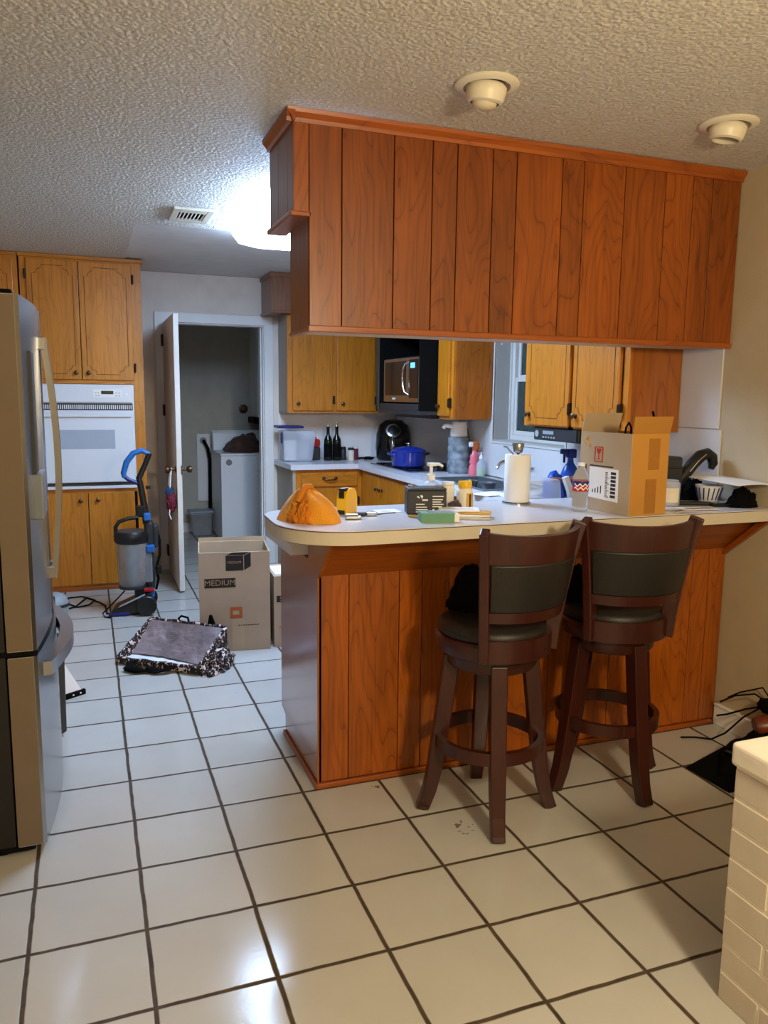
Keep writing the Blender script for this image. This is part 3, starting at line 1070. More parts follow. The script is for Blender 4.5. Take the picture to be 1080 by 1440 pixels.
# right-wall upper cabinet between microwave and window
UX = 8.47
rc = thing('upper_cabinet', 'narrow oak upper cabinet between the black microwave and the window', 'cabinet', (9, 10.8, UZ))
m = MB(); m.box(UX, UX + .06, 10.42, 11.16, UZ - .02, 7.06); m.box(UX + .06, 9.46, 10.48, 11.16, UZ + .02, UZ + .06); m.box(UX + .06, 9.46, 11.1, 11.16, UZ + .06, 7.06)
m.build('face_frame', M_oak, rc, world=True)
m = MB(); m.box(UX + .06, 9.46, 10.42, 10.48, UZ - .02, 7.06)
m.build('side_panel', M_oakside, rc, world=True)
MR = T(UX, 0, 0) @ Rz(-90)
# local x runs along -y
put_door(rc, 'door', MR, -11.14, -10.55, UZ + .05, 6.98, (-11.04, UZ + .27), -10.52, False)

# right-wall upper cabinet near the bar
nc = thing('upper_cabinet', 'oak upper cabinet with two routed doors above the shipping box', 'cabinet', (9, 5.7, UZ))
m = MB()
m.box(UX, UX + .06, 4.2, 4.33, UZ - .03, 6.92); m.box(UX, UX + .06, 7.2, 7.26, UZ - .03, 6.92); m.box(UX, UX + .06, 5.62, 5.78, UZ - .03, 6.92)
m.box(UX, UX + .06, 4.33, 7.2, UZ - .03, UZ + .05); m.box(UX, UX + .06, 4.33, 7.2, 6.84, 6.92)
m.box(UX + .06, 9.46, 4.26, 7.2, UZ + .0, UZ + .04)
m.box(UX + .06, 9.46, 7.2, 7.26, UZ - .03, 6.92)
m.build('face_frame', M_oak, nc, world=True)
m = MB(); m.box(UX + .062, 9.46, 4.2, 4.26, UZ - .03, 6.92)
m.build('side_panel', M_oakside, nc, world=True)
put_door(nc, 'door', MR, -7.1, -5.72, UZ + .0, 6.82, (-6.98, UZ + .19), -5.69)
put_door(nc, 'door', MR, -5.61, -4.36, UZ + .0, 6.82, (-5.48, UZ + .19), -4.33)

# base cabinets
bc = thing('base_cabinet', 'honey oak base cabinet with a drawer on the far wall', 'cabinet', (6.7, 15.5, 0))
BY = 14.62
m = MB(); m.box(5.86, 7.78, BY, BY + .06, .32, ZC - .15); m.box(5.86, 7.78, BY + .2, BY + .24, 0, .32)
m.build('face_frame', M_oak, bc, world=True)
m = MB(); m.box(5.78, 5.86, BY + .0, YF - .04, 0, ZC - .15)
m.build('side_panel', M_endpanel, bc, world=True)
d = MB(); d.box(6.0, 7.6, BY - .06, BY, 2.44, 2.82, .012)
d = d.build('drawer', M_oakx, bc, world=True)
m = MB(); m.tube([(6.62, BY - .06, 2.66), (6.64, BY - .13, 2.64), (6.8, BY - .15, 2.62), (6.96, BY - .13, 2.64), (6.98, BY - .06, 2.66)], .022, 8)
m.box(6.58, 6.68, BY - .07, BY - .06, 2.63, 2.7, .003); m.box(6.92, 7.02, BY - .07, BY - .06, 2.63, 2.7, .003)
m.build('pull', M_bronze, d, smooth=50, world=True)
put_door(bc, 'door', T(0, BY, 0), 6.0, 7.6, .4, 2.38, (6.14, 2.2), 7.63, False)

rb = thing('base_cabinet', 'long honey oak base cabinet under the cooktop and sink', 'cabinet', (8.6, 9.8, 0))
BX = 7.72
m = MB(); m.box(BX, BX + .06, 5.02, 14.6, .32, ZC - .15); m.box(BX + .2, BX + .24, 5.02, 14.6, 0, .32)
m.build('face_frame', M_oak, rb, world=True)
MB2 = T(BX, 0, 0) @ Rz(-90)
ys = [14.3, 12.95, 11.6, 10.25, 8.9, 7.6, 6.3, 5.1]
for i in range(7):
    a, b = -ys[i] + .04, -ys[i + 1] - .04
    put_door(rb, 'door', MB2, a, b, .4, 2.82, (b - .12 if i % 2 == 0 else a + .12, 2.5), None, False)

# ------------------------------------------------------------------ microwave in its black surround
MW = thing('microwave_surround', 'black open-fronted housing around the microwave above the cooktop', 'microwave housing', (8.7, 12.6, 4.5))
mx0, mx1, my0, my1, mz0, mz1 = 7.98, 9.45, 11.19, 13.95, 4.55, 6.5
m = MB()
m.box(mx0, mx1, my0, my0 + .08, mz0, 7.0); m.box(mx0, mx1, my1 - .08, my1, mz0, 7.0)
m.box(mx0, mx1, my0 + .08, my1 - .08, mz1, 7.0)
m.box(mx1 - .06, mx1, my0 + .08, my1 - .08, mz0, mz1)
m.build('shell', M_blackm, MW, world=True)
m = MB(); m.box(mx0 - .02, mx1, my0, my1, mz0 - .1, mz0, .01); m.box(mx0 - .02, mx0 + .03, my0 + .08, my1 - .08, mz0, mz0 + .16, .008)
m.build('base_rail', M_charcoal, MW, world=True)
m = MB(); m.box(8.3, 9.3, my0 + .1, my1 - .4, mz0 - .18, mz0 - .1, .01)
m.build('vent_hood', M_black, MW, world=True)
mo = thing('microwave', 'stainless microwave with curved handle and blue display', 'microwave', (8.8, 12.7, mz0 + .17))
m = MB(); m.box(mx0 + .1, mx1 - .1, 11.36, 13.72, mz0 + .17, mz0 + 1.3, .02)
m.build('body', M_black, mo, world=True)
d = MB(); d.box(mx0 + .04, mx0 + .1, 11.36, 13.72, mz0 + .19, mz0 + 1.28, .015)
d = d.build('microwave_door', M_steel, mo, world=True)
m = MB(); m.box(mx0 + .03, mx0 + .042, 12.2, 13.6, mz0 + .36, mz0 + 1.2, .004)
m.build('window', M_blackg, d, world=True)
m = MB()
m.tube([(mx0 + .04, 12.0, mz0 + 1.18), (mx0 - .03, 12.08, mz0 + 1.12), (mx0 - .05, 12.16, mz0 + .98), (mx0 - .055, 12.18, mz0 + .78), (mx0 - .05, 12.16, mz0 + .58), (mx0 - .03, 12.08, mz0 + .44), (mx0 + .04, 12.0, mz0 + .38)], .024, 10)
m.build('handle', M_chrome, d, smooth=60, world=True)
m = MB(); m.box(mx0 + .028, mx0 + .042, 11.42, 11.95, mz0 + .3, mz0 + 1.22, .004)
m.build('control_panel', M_blackg, mo, world=True)
m = MB(); m.box(mx0 + .02, mx0 + .03, 11.6, 11.84, mz0 + 1.02, mz0 + 1.14)
m.build('display', M_led, mo, world=True)
m = MB(); m.box(mx0 + .024, mx0 + .031, 12.85, 13.05, mz0 + .26, mz0 + .31)
m.build('badge', M_enamel, mo, world=True)

# under-cabinet radio
ra = thing('under_cabinet_radio', 'black radio hung under the oak cabinet below the window edge', 'radio', (8.85, 6.5, 4.14))
m = MB(); m.box(8.5, 9.3, 5.5, 6.95, 4.12, UZ - .035, .02)
m.build('body', M_black, ra, world=True)
m = MB(); m.box(8.485, 8.5, 5.55, 6.9, 4.14, 4.34, .004)
m.build('front_panel', M_charcoal, ra, world=True)
m = MB()
for i in range(5):
    m.box(8.475, 8.486, 6.2 + i * .09, 6.25 + i * .09, 4.17, 4.2)
m.box(8.475, 8.486, 6.25, 6.6, 4.24, 4.3)
m.build('buttons', M_greypl, ra, world=True)
m = MB(); m.cyl((8.47, 6.8, 4.24), (8.5, 6.8, 4.24), .06, seg=18)
m.build('dial', M_greypl, ra, world=True)

# ------------------------------------------------------------------ refrigerator
fr = thing('refrigerator', 'stainless french-door refrigerator seen edge-on at the left', 'refrigerator', (-1.1, 4.1, 0))
fy0, fy1, fz = 2.6, 5.62, 5.85
m = MB(); m.box(-2.6, -.2, fy0 + .03, fy1 - .03, .12, fz - .07, .02)
m.build('case', M_fcase, fr, world=True)
m = MB(); m.box(-2.5, -.3, fy0 + .1, fy1 - .1, .02, .12)
m.build('base_grille', M_blackm, fr, world=True)


def front_prof(y0, y1, bulge, n=8):
    """plan outline of a door slab whose front bows out a little"""
    p = [(-.18, y0), (.06, y0), (.095, y0 + .03)]
    for i in range(1, n):
        t = i / n
        yy = y0 + (y1 - y0) * t
        p.append((.095 + bulge * math.sin(math.pi * (yy - fy0) / (fy1 - fy0)), yy))
    p += [(.095, y1 - .03) if bulge == 0 else (.095 + bulge * math.sin(math.pi * (y1 - fy0) / (fy1 - fy0)) * .9, y1 - .02), (.06, y1), (-.18, y1)]
    return p


mid = (fy0 + fy1) / 2
for (a, b) in ((fy0, mid - .008), (mid + .008, fy1)):
    d = MB(); d.prism(front_prof(a, b, .1), 2.26, fz - .03)
    d.mi = 1
    d.box(-.185, .055, a - .002, a + .01, 2.27, fz - .04)
    d = d.build('fridge_door', [M_steel, M_fsides], fr, world=True, smooth=30)
    s = 1 if a > fy0 else -1
    hy = mid + s * .17
    m = MB()
    pts = [(.17, hy, 5.5)] + [(.235 + .1 * math.sin(math.pi * t), hy, 5.5 - 2.78 * t) for t in [i / 14 for i in range(15)]] + [(.17, hy, 2.72)]
    m.tube(pts[1:-1], .032, 4, square=True, up=(0, 1, 0))
    m.box(.13, .25, hy - .04, hy + .04, 5.36, 5.5, .01); m.box(.13, .25, hy - .04, hy + .04, 2.72, 2.86, .01)
    m.build('handle', M_steel, d, world=True)
    if s < 0:
        m = MB()
        m.box(.11, .215, 2.95, 3.6, 3.56, 4.04, .015)
        m.build('dispenser_tray', M_steeld, d, world=True)
        m = MB(); m.box(.12, .165, 2.95, 3.6, 4.04, 5.3, .01)
        m.build('dispenser_panel', M_charcoal, d, world=True)
d = MB(); d.prism(front_prof(fy0, fy1, .12, 14), .13, 2.2)
d.mi = 1
d.box(-.185, .055, fy0 - .002, fy0 + .01, .14, 2.19)
d = d.build('freezer_drawer', [M_steel, M_fsides], fr, world=True, smooth=30)
m = MB()
pts = []
for i in range(17):
    t = i / 16
    pts.append((.15 + .19 * math.sin(math.pi * t), 2.95 + 2.3 * t, 1.96))
m.tube([(.1, 2.95, 1.96)] + pts + [(.1, 5.25, 1.96)], .075, 4, square=True, up=(0, 0, 1))
m.build('drawer_handle', M_steel, d, world=True)
m = MB(); m.box(-.5, .04, fy0 + .03, fy0 + .3, fz - .09, fz + .015, .015); m.cyl((-.12, fy0 + .1, fz - .02), (-.12, fy0 + .1, fz + .035), .05, seg=14)
m.build('hinge_cover', M_blackm, fr, world=True)
m = MB(); m.box(-.42, .1, fy0 + .02, fy0 + .12, 2.2, 2.262, .01)
m.build('middle_hinge', M_blackm, fr, world=True)
m = MB(); m.box(-.36, -.02, fy0 + .04, fy0 + .12, .06, .13, .01)
m.build('lower_hinge', M_blackm, fr, world=True)

# ------------------------------------------------------------------ bar stools


def make_stool(name, label, loc, leg_az, back_az):
    s = thing(name, label, 'bar stool', loc, R(leg_az), group='swivel stools at the bar')
    for k in range(4):
        a = k * math.pi / 2
        ca, sa = math.cos(a), math.sin(a)
        prof = [(.46, 1.93, .082), (.5, 1.6, .082), (.545, 1.2, .08), (.6, .8, .078), (.64, .5, .075), (.69, .25, .07), (.755, .06, .066), (.78, 0, .066)]
        m = MB(); m.tube([(r * ca, r * sa, z) for r, z, w in prof], [w * 1.12 for r, z, w in prof], 4, square=True, up=(-sa, ca, 0))
        m.build('leg', M_stool, s, bevel=.012)
    m = MB(); m.lathe([(.58, .82), (.645, .82), (.645, .97), (.58, .97), (.58, .82)], seg=48)
    m.build('foot_ring', M_stool, s, smooth=40)
    m = MB(); m.lathe([(0, 1.82), (.5, 1.82), (.53, 1.86), (.53, 1.98), (0, 1.98)], seg=40)
    m.build('base_drum', M_stool, s, smooth=40)
    m = MB(); m.lathe([(.0, 1.985), (.3, 1.985), (.3, 2.0), (0, 2.0)], seg=24)
    m.build('swivel_plate', M_black, s, smooth=40)
    sw = R(back_az - leg_az)
    m = MB(); m.lathe([(0, 2.0), (.6, 2.0), (.645, 2.02), (.66, 2.1), (.655, 2.17), (.62, 2.2), (0, 2.2)], seg=48)
    m.build('seat_frame', M_stool, s, smooth=40, rz=sw)
    m = MB(); m.lathe([(0, 2.2), (.61, 2.2), (.635, 2.24), (.63, 2.31), (.56, 2.365), (.3, 2.39), (0, 2.395)], seg=48)
    m.build('seat_cushion', M_leather, s, smooth=60, rz=sw)

    def bent(r0, r1, z0, z1, a0, a1, th, zc=0.0, lean=.065):
        """curved board of the backrest; radius grows with height so the back leans out"""
        b = bmesh.new()
        n = 20
        rows = []
        for i in range(n + 1):
            a = R(a0 + (a1 - a0) * i / n)
            bow = zc * (1 - (2 * i / n - 1) ** 2)
            q = []
            for (z, off) in ((z0, 0), (z1 - bow, 0), (z1 - bow, th), (z0, th)):
                rad = r0 + (r1 - r0) * (z - 2.05) / 1.5 + off
                q.append(b.verts.new((rad * math.cos(a), rad * math.sin(a), z)))
            rows.append(q)
        for p, q in zip(rows, rows[1:]):
            for i in range(4):
                j = (i + 1) % 4
                b.faces.new((p[i], p[j], q[j], q[i]))
        b.faces.new(rows[0]); b.faces.new(rows[-1][::-1])
        bmesh.ops.recalc_face_normals(b, faces=b.faces[:])
        return b
    for sgn in (-1, 1):
        a = R(sgn * 48)
        ca, sa = math.cos(a), math.sin(a)
        m = MB()
        pr = [(.67, 2.03), (.69, 2.3), (.75, 2.7), (.83, 3.1), (.905, 3.4), (.945, 3.52)]
        m.tube([(r * ca, r * sa, z) for r, z in pr], [.085, .088, .088, .085, .082, .08], 4, square=True, up=(-sa, ca, 0), flat=.62)
        m.build('back_post', M_stool, s, rz=sw, bevel=.015)
    m = MB(); m._take(bent(.64, .89, 3.16, 3.5, -45, 45, .07, .035))
    m.build('top_rail', M_stool, s, rz=sw, smooth=40)
    m = MB(); m._take(bent(.655, .905, 2.62, 3.16, -44, 44, .065))
    m.build('back_pad', M_leather, s, rz=sw, smooth=40, bevel=.02)
    m = MB(); m._take(bent(.64, .89, 2.5, 2.62, -45, 45, .07))
    m.build('lower_rail', M_stool, s, rz=sw, smooth=40)
    m = MB(); m._take(bent(.625, .66, 2.02, 2.27, -45, 45, .06))
    m.build('seat_back_rail', M_stool, s, rz=sw, smooth=40)
    return s


stool = make_stool('bar_stool', 'dark cherry bar stool, front one, with a black garment on its seat', (4.995, 1.937, 0), -18, -77)
st2 = stool.copy()
COL.objects.link(st2)
st2.location = Vector((6.78, 2.09, 0)) * K
st2.rotation_euler.z = R(-86)
st2['label'] = 'dark cherry bar stool standing closer to the beige wall, in front of the shipping box'
for ch in list(stool.children):
    c = ch.copy()
    COL.objects.link(c)
    c.parent = st2
    if abs(ch.rotation_euler.z) > 1e-6:
        c.rotation_euler.z = R(-100 + 86)

# ------------------------------------------------------------------ washer and what stands in the laundry room
wa = thing('washing_machine', 'white top-loading washing machine seen through the doorway', 'washing machine', (5.8, 21.1, 0))
m = MB(); m.box(4.72, 6.95, 20.0, 22.15, .08, 2.9, .03)
m.box(4.78, 6.89, 20.05, 22.1, 0, .08)
m.build('cabinet', M_washer, wa, world=True)
m = MB(); m.box(4.7, 6.97, 19.97, 22.17, 2.9, 2.97, .02)
m.build('top_panel', M_washer, wa, world=True)
m = MB(); m.prism([(21.75, 2.97), (22.15, 2.97), (22.15, 3.6), (22.02, 3.66), (21.9, 3.55)], 4.74, 6.93, M=Matrix(((0, 0, 1, 0), (1, 0, 0, 0), (0, 1, 0, 0), (0, 0, 0, 1))), bev=.03)
m.build('control_console', M_washer, wa, world=True)
m = MB(); m.cyl((4.98, 19.99, 2.68), (4.98, 20.01, 2.68), .1, seg=24)
m.build('badge', M_steeld, wa, world=True)
m = MB()
m.blob((5.72, 20.85, 2.975), (.72, .62, .55), .22, 2.2, 4, 3.0, fold=.25)
tag(m.build('laundry_pile', M_brown, None, smooth=60, loc=(5.72, 20.85, 2.975), world=True), 'heap of dark brown cloth on top of the washing machine', 'laundry')
b = thing('storage_bin', 'translucent grey plastic bin with a white lid on the laundry floor', 'bin', (4.28, 21.7, 0))
m = MB()
m.hexa([(3.98, 21.5, .01), (4.58, 21.5, .01), (4.58, 22.0, .01), (3.98, 22.0, .01)], [(3.88, 21.42, .82), (4.62, 21.42, .82), (4.62, 22.08, .82), (3.88, 22.08, .82)])
m.build('tub', M_smoke, b, world=True, bevel=.04)
m = MB(); m.box(3.84, 4.66, 21.38, 22.12, .82, .89, .02)
m.build('lid', M_greypl, b, world=True)
wp = thing('washer_outlet_panel', 'pale wall board with a drain pipe hole behind the washing machine', 'wall panel', (4.55, 22.55, 2.2))
m = MB(); m.box(4.28, 5.0, 22.53, 22.585, 1.1, 3.5, .01)
m.build('board', M_splash, wp, world=True)
m = MB(); m.cyl((4.5, 22.47, 3.26), (4.5, 22.53, 3.26), .12, seg=24)
m.build('pipe_collar', M_greypl, wp, world=True)
m = MB(); m.tube([(4.5, 22.4, 3.26), (4.52, 22.3, 3.22), (4.62, 22.25, 3.0), (4.69, 22.28, 2.6), (4.69, 22.35, 1.8), (4.68, 22.4, .9), (4.66, 22.4, .03)], .055, 10)
tag(m.build('drain_hose', M_blackm, None, smooth=60, loc=(4.66, 22.4, 0), world=True), 'black drain hose running from the wall pipe down beside the washer', 'hose')
hc2 = thing('wall_cabinet', 'white cabinet on the laundry wall above the washing machine', 'cabinet', (6.75, 21.8, 4.1))
m = MB(); m.box(6.2, 7.33, 21.35, 22.58, 4.12, 7.2, .012)
m.build('body', M_enamel2, hc2, world=True)
m = MB(); m.box(6.26, 7.28, 21.31, 21.35, 4.2, 7.1, .01)
m.build('door', M_enamel2, hc2, world=True)
m = MB(); m.box(6.1, 7.3, 21.4, 22.5, 3.9, 4.115, .02)
m.build('bottom_tray', M_blackm, hc2, world=True)
m = MB(); m.lathe([(.16, 0), (.16, .04), (.1, .06), (.09, .14), (0, .15)], seg=24, M=T(5.95, 22.59, 4.38) @ Rx(90))
tag(m.build('wall_valve', M_bronze, None, smooth=40, loc=(5.95, 22.5, 4.38), world=True), 'round bronze valve on the back wall of the laundry', 'valve')

ZB = 3.413    # bar top surface


def one(m, name, mats, loc, label, cat, smooth=None, group=None, bevel=0.0):
    """a thing that is a single mesh, written in room coordinates"""
    return tag(m.build(name, mats, None, smooth=smooth, loc=loc, world=True, bevel=bevel), label, cat, group)


# ------------------------------------------------------------------ boxes on the floor
def moving_box(name, label, loc, rz, w, d, h, word, grp=None):
    b = thing(name, label, 'box', loc, R(rz), group='moving boxes on the kitchen floor')
    t = .018
    m = MB()
    m.box(0, w, 0, t, 0, h, .004, 1); m.box(0, w, d - t, d, 0, h, .004, 1)
    m.box(0, t, t, d - t, 0, h, .004, 1); m.box(w - t, w, t, d - t, 0, h, .004, 1)
    m.box(t, w - t, t, d - t, .004, t + .004)
    m.mi = 1
    for (x0, x1, y0, y1) in ((t, w - t, t, t + .003), (t, w - t, d - t - .003, d - t), (t, t + .003, t, d - t), (w - t - .003, w - t, t, d - t)):
        m.box(x0, x1, y0, y1, t, h - .01)
    m.build('box_body', [M_card, M_cardin], b)
    return b


mb = moving_box('moving_box', 'open tall brown cardboard box printed MEDIUM on the kitchen floor', (2.52, 8.82, 0), -7.2, 1.33, 1.2, 1.94, 'MEDIUM')
m = MB(); m.box(.1, .68, -.003, 0, 1.26, 1.44)
m.build('word_label', M_ink, mb)
m = MB(); m.text('MEDIUM', .155, T(.39, -.004, 1.35) @ FACE_CAM)
m.build('lettering', M_inkl, mb)
m = MB()
m.box(.5, .83, -.003, 0, 1.58, 1.87)
m.prism([(.845, 1.585), (.97, 1.66), (.97, 1.92), (.845, 1.87)], 0, .003, M=FACE_CAM)
m.prism([(.5, 1.88), (.83, 1.88), (.96, 1.93), (.63, 1.93)], 0, .003, M=FACE_CAM)
m.build('box_picture', M_ink, mb)
m = MB(); m.text('MEDIUM', .07, T(.66, -.004, 1.74) @ FACE_CAM)
m.build('small_lettering', M_inkl, mb)
m = MB()
m.box(.57, .8, -.003, 0, .65, .87)
m.build('faded_print', M_orangered, mb)
m = MB(); m.box(.62, .74, -.004, -.003, .72, .8)
m.build('faded_print_centre', M_card, mb)
m = MB()
for i in range(9):
    m.box(.72 + i * .045, .75 + i * .045, -.003, 0, .50, .515)
m.build('print_line', M_ink, mb)
m = MB(); m.box(.6, .84, -.002, 0, .02, .62)
m.build('clear_tape', M_cardin, mb)
m = MB(); m.box(.01, 1.32, 1.19, 1.2, 1.94, 2.02)
m.build('fold_back', M_cardin, mb)

sb = moving_box('moving_box', 'smaller brown cardboard box printed SMALL behind the peninsula end', (3.93, 8.72, 0), -4, 1.3, 1.1, 1.41, 'SMALL')
m = MB(); m.box(.05, .5, -.003, 0, .9, 1.03)
m.build('word_label', M_ink, sb)
m = MB(); m.text('SMALL', .12, T(.285, -.004, .965) @ FACE_CAM)
m.build('lettering', M_inkl, sb)
m = MB(); m.box(.1, .19, -.003, 0, .36, .43)
m.build('printed_mark', M_inkl, sb)
m = MB(); m.box(.0, 1.3, 0, .55, 1.412, 1.42); m.box(0, 1.3, .56, 1.1, 1.412, 1.42)
m.build('flap', M_card, sb)
m = MB(); m.box(.02, .95, .03, .8, 0, .012); m.box(.03, .93, .05, .78, .012, .024)
m.bm.transform(T(3.94, 8.75, 1.425) @ Rz(-4))
one(m, 'paper_sheets', M_paper, (4.4, 9.1, 1.425), 'white paper sheets lying on the smaller cardboard box', 'paper')

# ------------------------------------------------------------------ pet carrier
pcr = thing('pet_carrier', 'leopard print soft pet carrier lying open on the tiles before the cardboard box', 'pet carrier', (1.02, 8.68, 0), R(-40))
L, D, HB2, HF = 1.72, .93, .6, .12


def rim(u):
    return .03 * math.sin(u * 9)


m = MB()
m.box(0, L, 0, .05, .01, HF + .02, .02)                                       # front wall
m.hexa([(0, D - .12, .01), (L, D - .12, .01), (L, D, .01), (0, D, .01)], [(.04, D + .0, HB2), (L - .02, D + .0, HB2), (L - .02, D + .06, HB2), (.04, D + .06, HB2)])
m.hexa([(-.02, 0, .01), (.04, 0, .01), (.04, D, .01), (-.02, D, .01)], [(0, 0, HF), (.04, 0, HF), (.07, D + .03, HB2), (.03, D + .03, HB2)])
m.hexa([(L - .05, 0, .01), (L + .03, 0, .01), (L + .03, D, .01), (L - .05, D, .01)], [(L - .05, 0, HF + .02), (L + .01, 0, HF + .02), (L + .0, D + .03, HB2), (L - .06, D + .03, HB2)])
m.box(0, L, .02, D, .005, .03)
m.build('body', M_leo, pcr, bevel=.015)
m = MB()
m.slab(lambda u, v: (.05 + u * (L - .1), .05 + v * (D - .06), .05 + .028 * noise.noise(Vector((u * 9, v * 6, 1)))), 40, 20, .03)
m.build('fleece_lining', M_fleece, pcr, smooth=60)
m = MB()


def mesh_panel(u, v):
    x = .05 + u * (L - .12)
    vv = .34 + .66 * v + .1 * (1 - v) * (math.sin(u * 3.4 + .6) - .5)
    y = .03 + vv * (D - .01)
    z = .1 + (HB2 - .1) * v ** 1.15 + .05 * v * (1 - v) * 4 * noise.fractal(Vector((u * 6, v * 4, 4)), .8, 2.0, 3)
    return (x, y, max(z, .1))


m.slab(mesh_panel, 50, 24, .012)
m.build('mesh_window', M_meshp, pcr, smooth=60)
m = MB()
for p in (((0, 0, HF), (L, 0, HF + .03)), ((L - .02, 0, HF + .03), (L - .03, D + .03, HB2 + .01)), ((.05, D + .03, HB2 + .01), (L - .03, D + .03, HB2 + .01)), ((0, 0, HF), (.05, D + .03, HB2 + .01))):
    pts = [Vector(p[0]).lerp(Vector(p[1]), i / 12) + Vector((0, 0, .012 * math.sin(i * 1.9))) for i in range(13)]
    m.tube(pts, .032, 8)
m.build('rim_piping', M_leo, pcr, smooth=60)
m = MB(); m.blob((L + .1, .46, .01), (.2, .42, .32), .28, 2.4, 4, 8.0, fold=.5)
m.build('end_pocket', M_leo, pcr, smooth=60)
m = MB()
m.tube([(.35, -.0, .1), (.36, -.13, .06), (.42, -.26, .03), (.62, -.3, .04), (.8, -.2, .05), (.98, -.22, .05), (1.15, -.08, .08), (1.18, 0, .12)], .07, 10, flat=.35, up=(0, 0, 1))
m.ball((.55, -.27, .06), (.22, .1, .055), 2); m.ball((.86, -.17, .06), (.14, .09, .055), 2)
m.build('front_strap', M_blackc, pcr, smooth=60)
m = MB()
m.tube([(.68, D + .03, HB2), (.66, D + .05, HB2 + .07), (.72, D + .05, HB2 + .12), (.86, D + .05, HB2 + .1), (.9, D + .03, HB2)], .022, 8)
m.build('carry_loop', M_blackc, pcr, smooth=60)
m = MB(); m.hexa([(1.28, D + .03, HB2 - .02), (1.46, D + .03, HB2 - .02), (1.46, D + .1, HB2 - .02), (1.28, D + .1, HB2 - .02)], [(1.32, D + .05, HB2 + .2), (1.37, D + .05, HB2 + .2), (1.37, D + .09, HB2 + .2), (1.32, D + .09, HB2 + .2)])
m.build('flap_tab', M_blackc, pcr, bevel=.012)

# ------------------------------------------------------------------ upright vacuum
vc = thing('vacuum_cleaner', 'black upright carpet cleaner with blue grip before the oak oven cabinet', 'vacuum cleaner', (1.62, 12.1, 0), R(-6))
m = MB()
m.hexa([(-.64, -.25, .03), (.3, -.2, .03), (.3, .5, .03), (-.6, .5, .03)], [(-.56, -.22, .16), (.26, -.18, .5), (.26, .4, .5), (-.5, .4, .16)])
m.box(-.1, .3, -.1, .42, .3, .6, .06)
m.build('floor_head', M_black, vc, bevel=.03)
m = MB(); m.hexa([(-.66, -.27, .03), (-.2, -.262, .03), (-.2, -.2, .03), (-.66, -.2, .03)], [(-.64, -.27, .08), (-.24, -.262, .1), (-.24, -.2, .1), (-.64, -.2, .08)])
m.build('blue_bumper', M_navy, vc, bevel=.01)
m = MB(); m.hexa([(-.45, -.26, .2), (.12, -.24, .44), (.12, -.15, .45), (-.42, -.15, .21)], [(-.43, -.255, .225), (.13, -.235, .47), (.13, -.15, .48), (-.4, -.15, .235)])
m.build('silver_band', M_greypl, vc, bevel=.01)
for sx in (.06, .3):
    m = MB(); m.lathe([(0, 0), (.2, 0), (.22, .02), (.22, .09), (.2, .11), (0, .11)], seg=28, M=T(.16, -.27 if sx < .1 else .5, .24) @ Rx(90))
    m.build('wheel', M_black, vc, smooth=40)
m = MB(); m.lathe([(0, .62), (.26, .62), (.3, .7), (.34, 1.5), (.33, 1.62), (0, 1.62)], c=(-.14, .06, 0), seg=36)
m.build('dirt_tank', M_smoke, vc, smooth=40)
m = MB(); m.lathe([(0, .64), (.1, .64), (.12, 1.55), (0, 1.55)], c=(-.14, .06, 0), seg=20)
m.build('tank_core', M_greypl, vc, smooth=40)
m = MB(); m.lathe([(0, .6), (.3, .58), (.3, .64), (0, .66)], c=(-.14, .06, 0), seg=36)
m.build('tank_base', M_charcoal, vc, smooth=40)
m = MB(); m.lathe([(0, 1.61), (.34, 1.61), (.37, 1.66), (.37, 1.8), (.33, 1.87), (0, 1.88)], c=(-.14, .06, 0), seg=36)
m.build('tank_lid', M_black, vc, smooth=40)
m = MB(); m.tube([(-.46, .04, 1.74), (-.46, .04, 1.96), (-.38, .04, 2.08), (-.2, .06, 2.14), (.02, .1, 2.16)], .045, 10)
m.build('tank_handle', M_black, vc, smooth=60)
m = MB(); m.box(.14, .34, .02, .36, .5, 2.06, .06); m.box(.3, .44, .06, .3, 1.45, 2.0, .06)
m.build('spine', M_charcoal, vc)
m = MB(); m.box(.12, .3, -.06, .02, .7, 1.55, .03)
m.build('clear_duct', M_smoke, vc)
for (x, z, w) in ((.3, 1.38, .12), (.24, 2.1, .1), (.26, .36, .14)):
    m = MB(); m.box(x - w, x + w * .5, -.1, .06, z, z + .17, .03)
    m.build('blue_latch', M_blue, vc)
m = MB(); m.box(.1, .32, -.13, -.05, .5, .58, .02)
m.build('red_latch', M_red, vc)
m = MB(); m.tube([(.2, .15, 2.0), (.15, .15, 2.45), (.08, .15, 2.95), (.06, .15, 3.02), (.2, .15, 3.32), (.3, .15, 3.58)], [.085, .075, .065, .065, .06, .062], 12)
m.build('handle_tube', M_black, vc, smooth=50)
m = MB(); m.box(-.02, .18, .07, .23, 2.16, 2.42, .03); m.box(.2, .3, .1, .2, 2.78, 2.86, .02)
m.build('cord_hook', M_black, vc)
m = MB(); m.tube([(.3, .15, 3.55), (.15, .15, 3.64), (-.04, .15, 3.58), (-.19, .15, 3.38), (-.26, .15, 3.14), (-.24, .15, 3.05)], [.05, .06, .065, .065, .06, .05], 12)
m.build('blue_grip', M_blue, vc, smooth=60)
m = MB(); m.tube([(-.24, .15, 3.07), (-.16, .15, 3.0), (.0, .15, 2.93), (.08, .15, 2.88)], .045, 10)
m.build('grip_lower_bar', M_navy, vc, smooth=60)
m = MB(); m.tube([(.4, .2, 1.9), (.47, .15, 1.6), (.46, .1, 1.3), (.38, .1, 1.0), (.42, .1, .75), (.36, .1, .5)], .03, 10)
m.build('hose', M_blackm, vc, smooth=60)
m = MB(); m.tube([(-.3, -.1, .55), (-.5, -.15, .35), (-.78, -.2, .08), (-.72, -.3, .025), (-.6, -.35, .02)], .016, 8)
m.build('short_cord', M_blackm, vc, smooth=60)
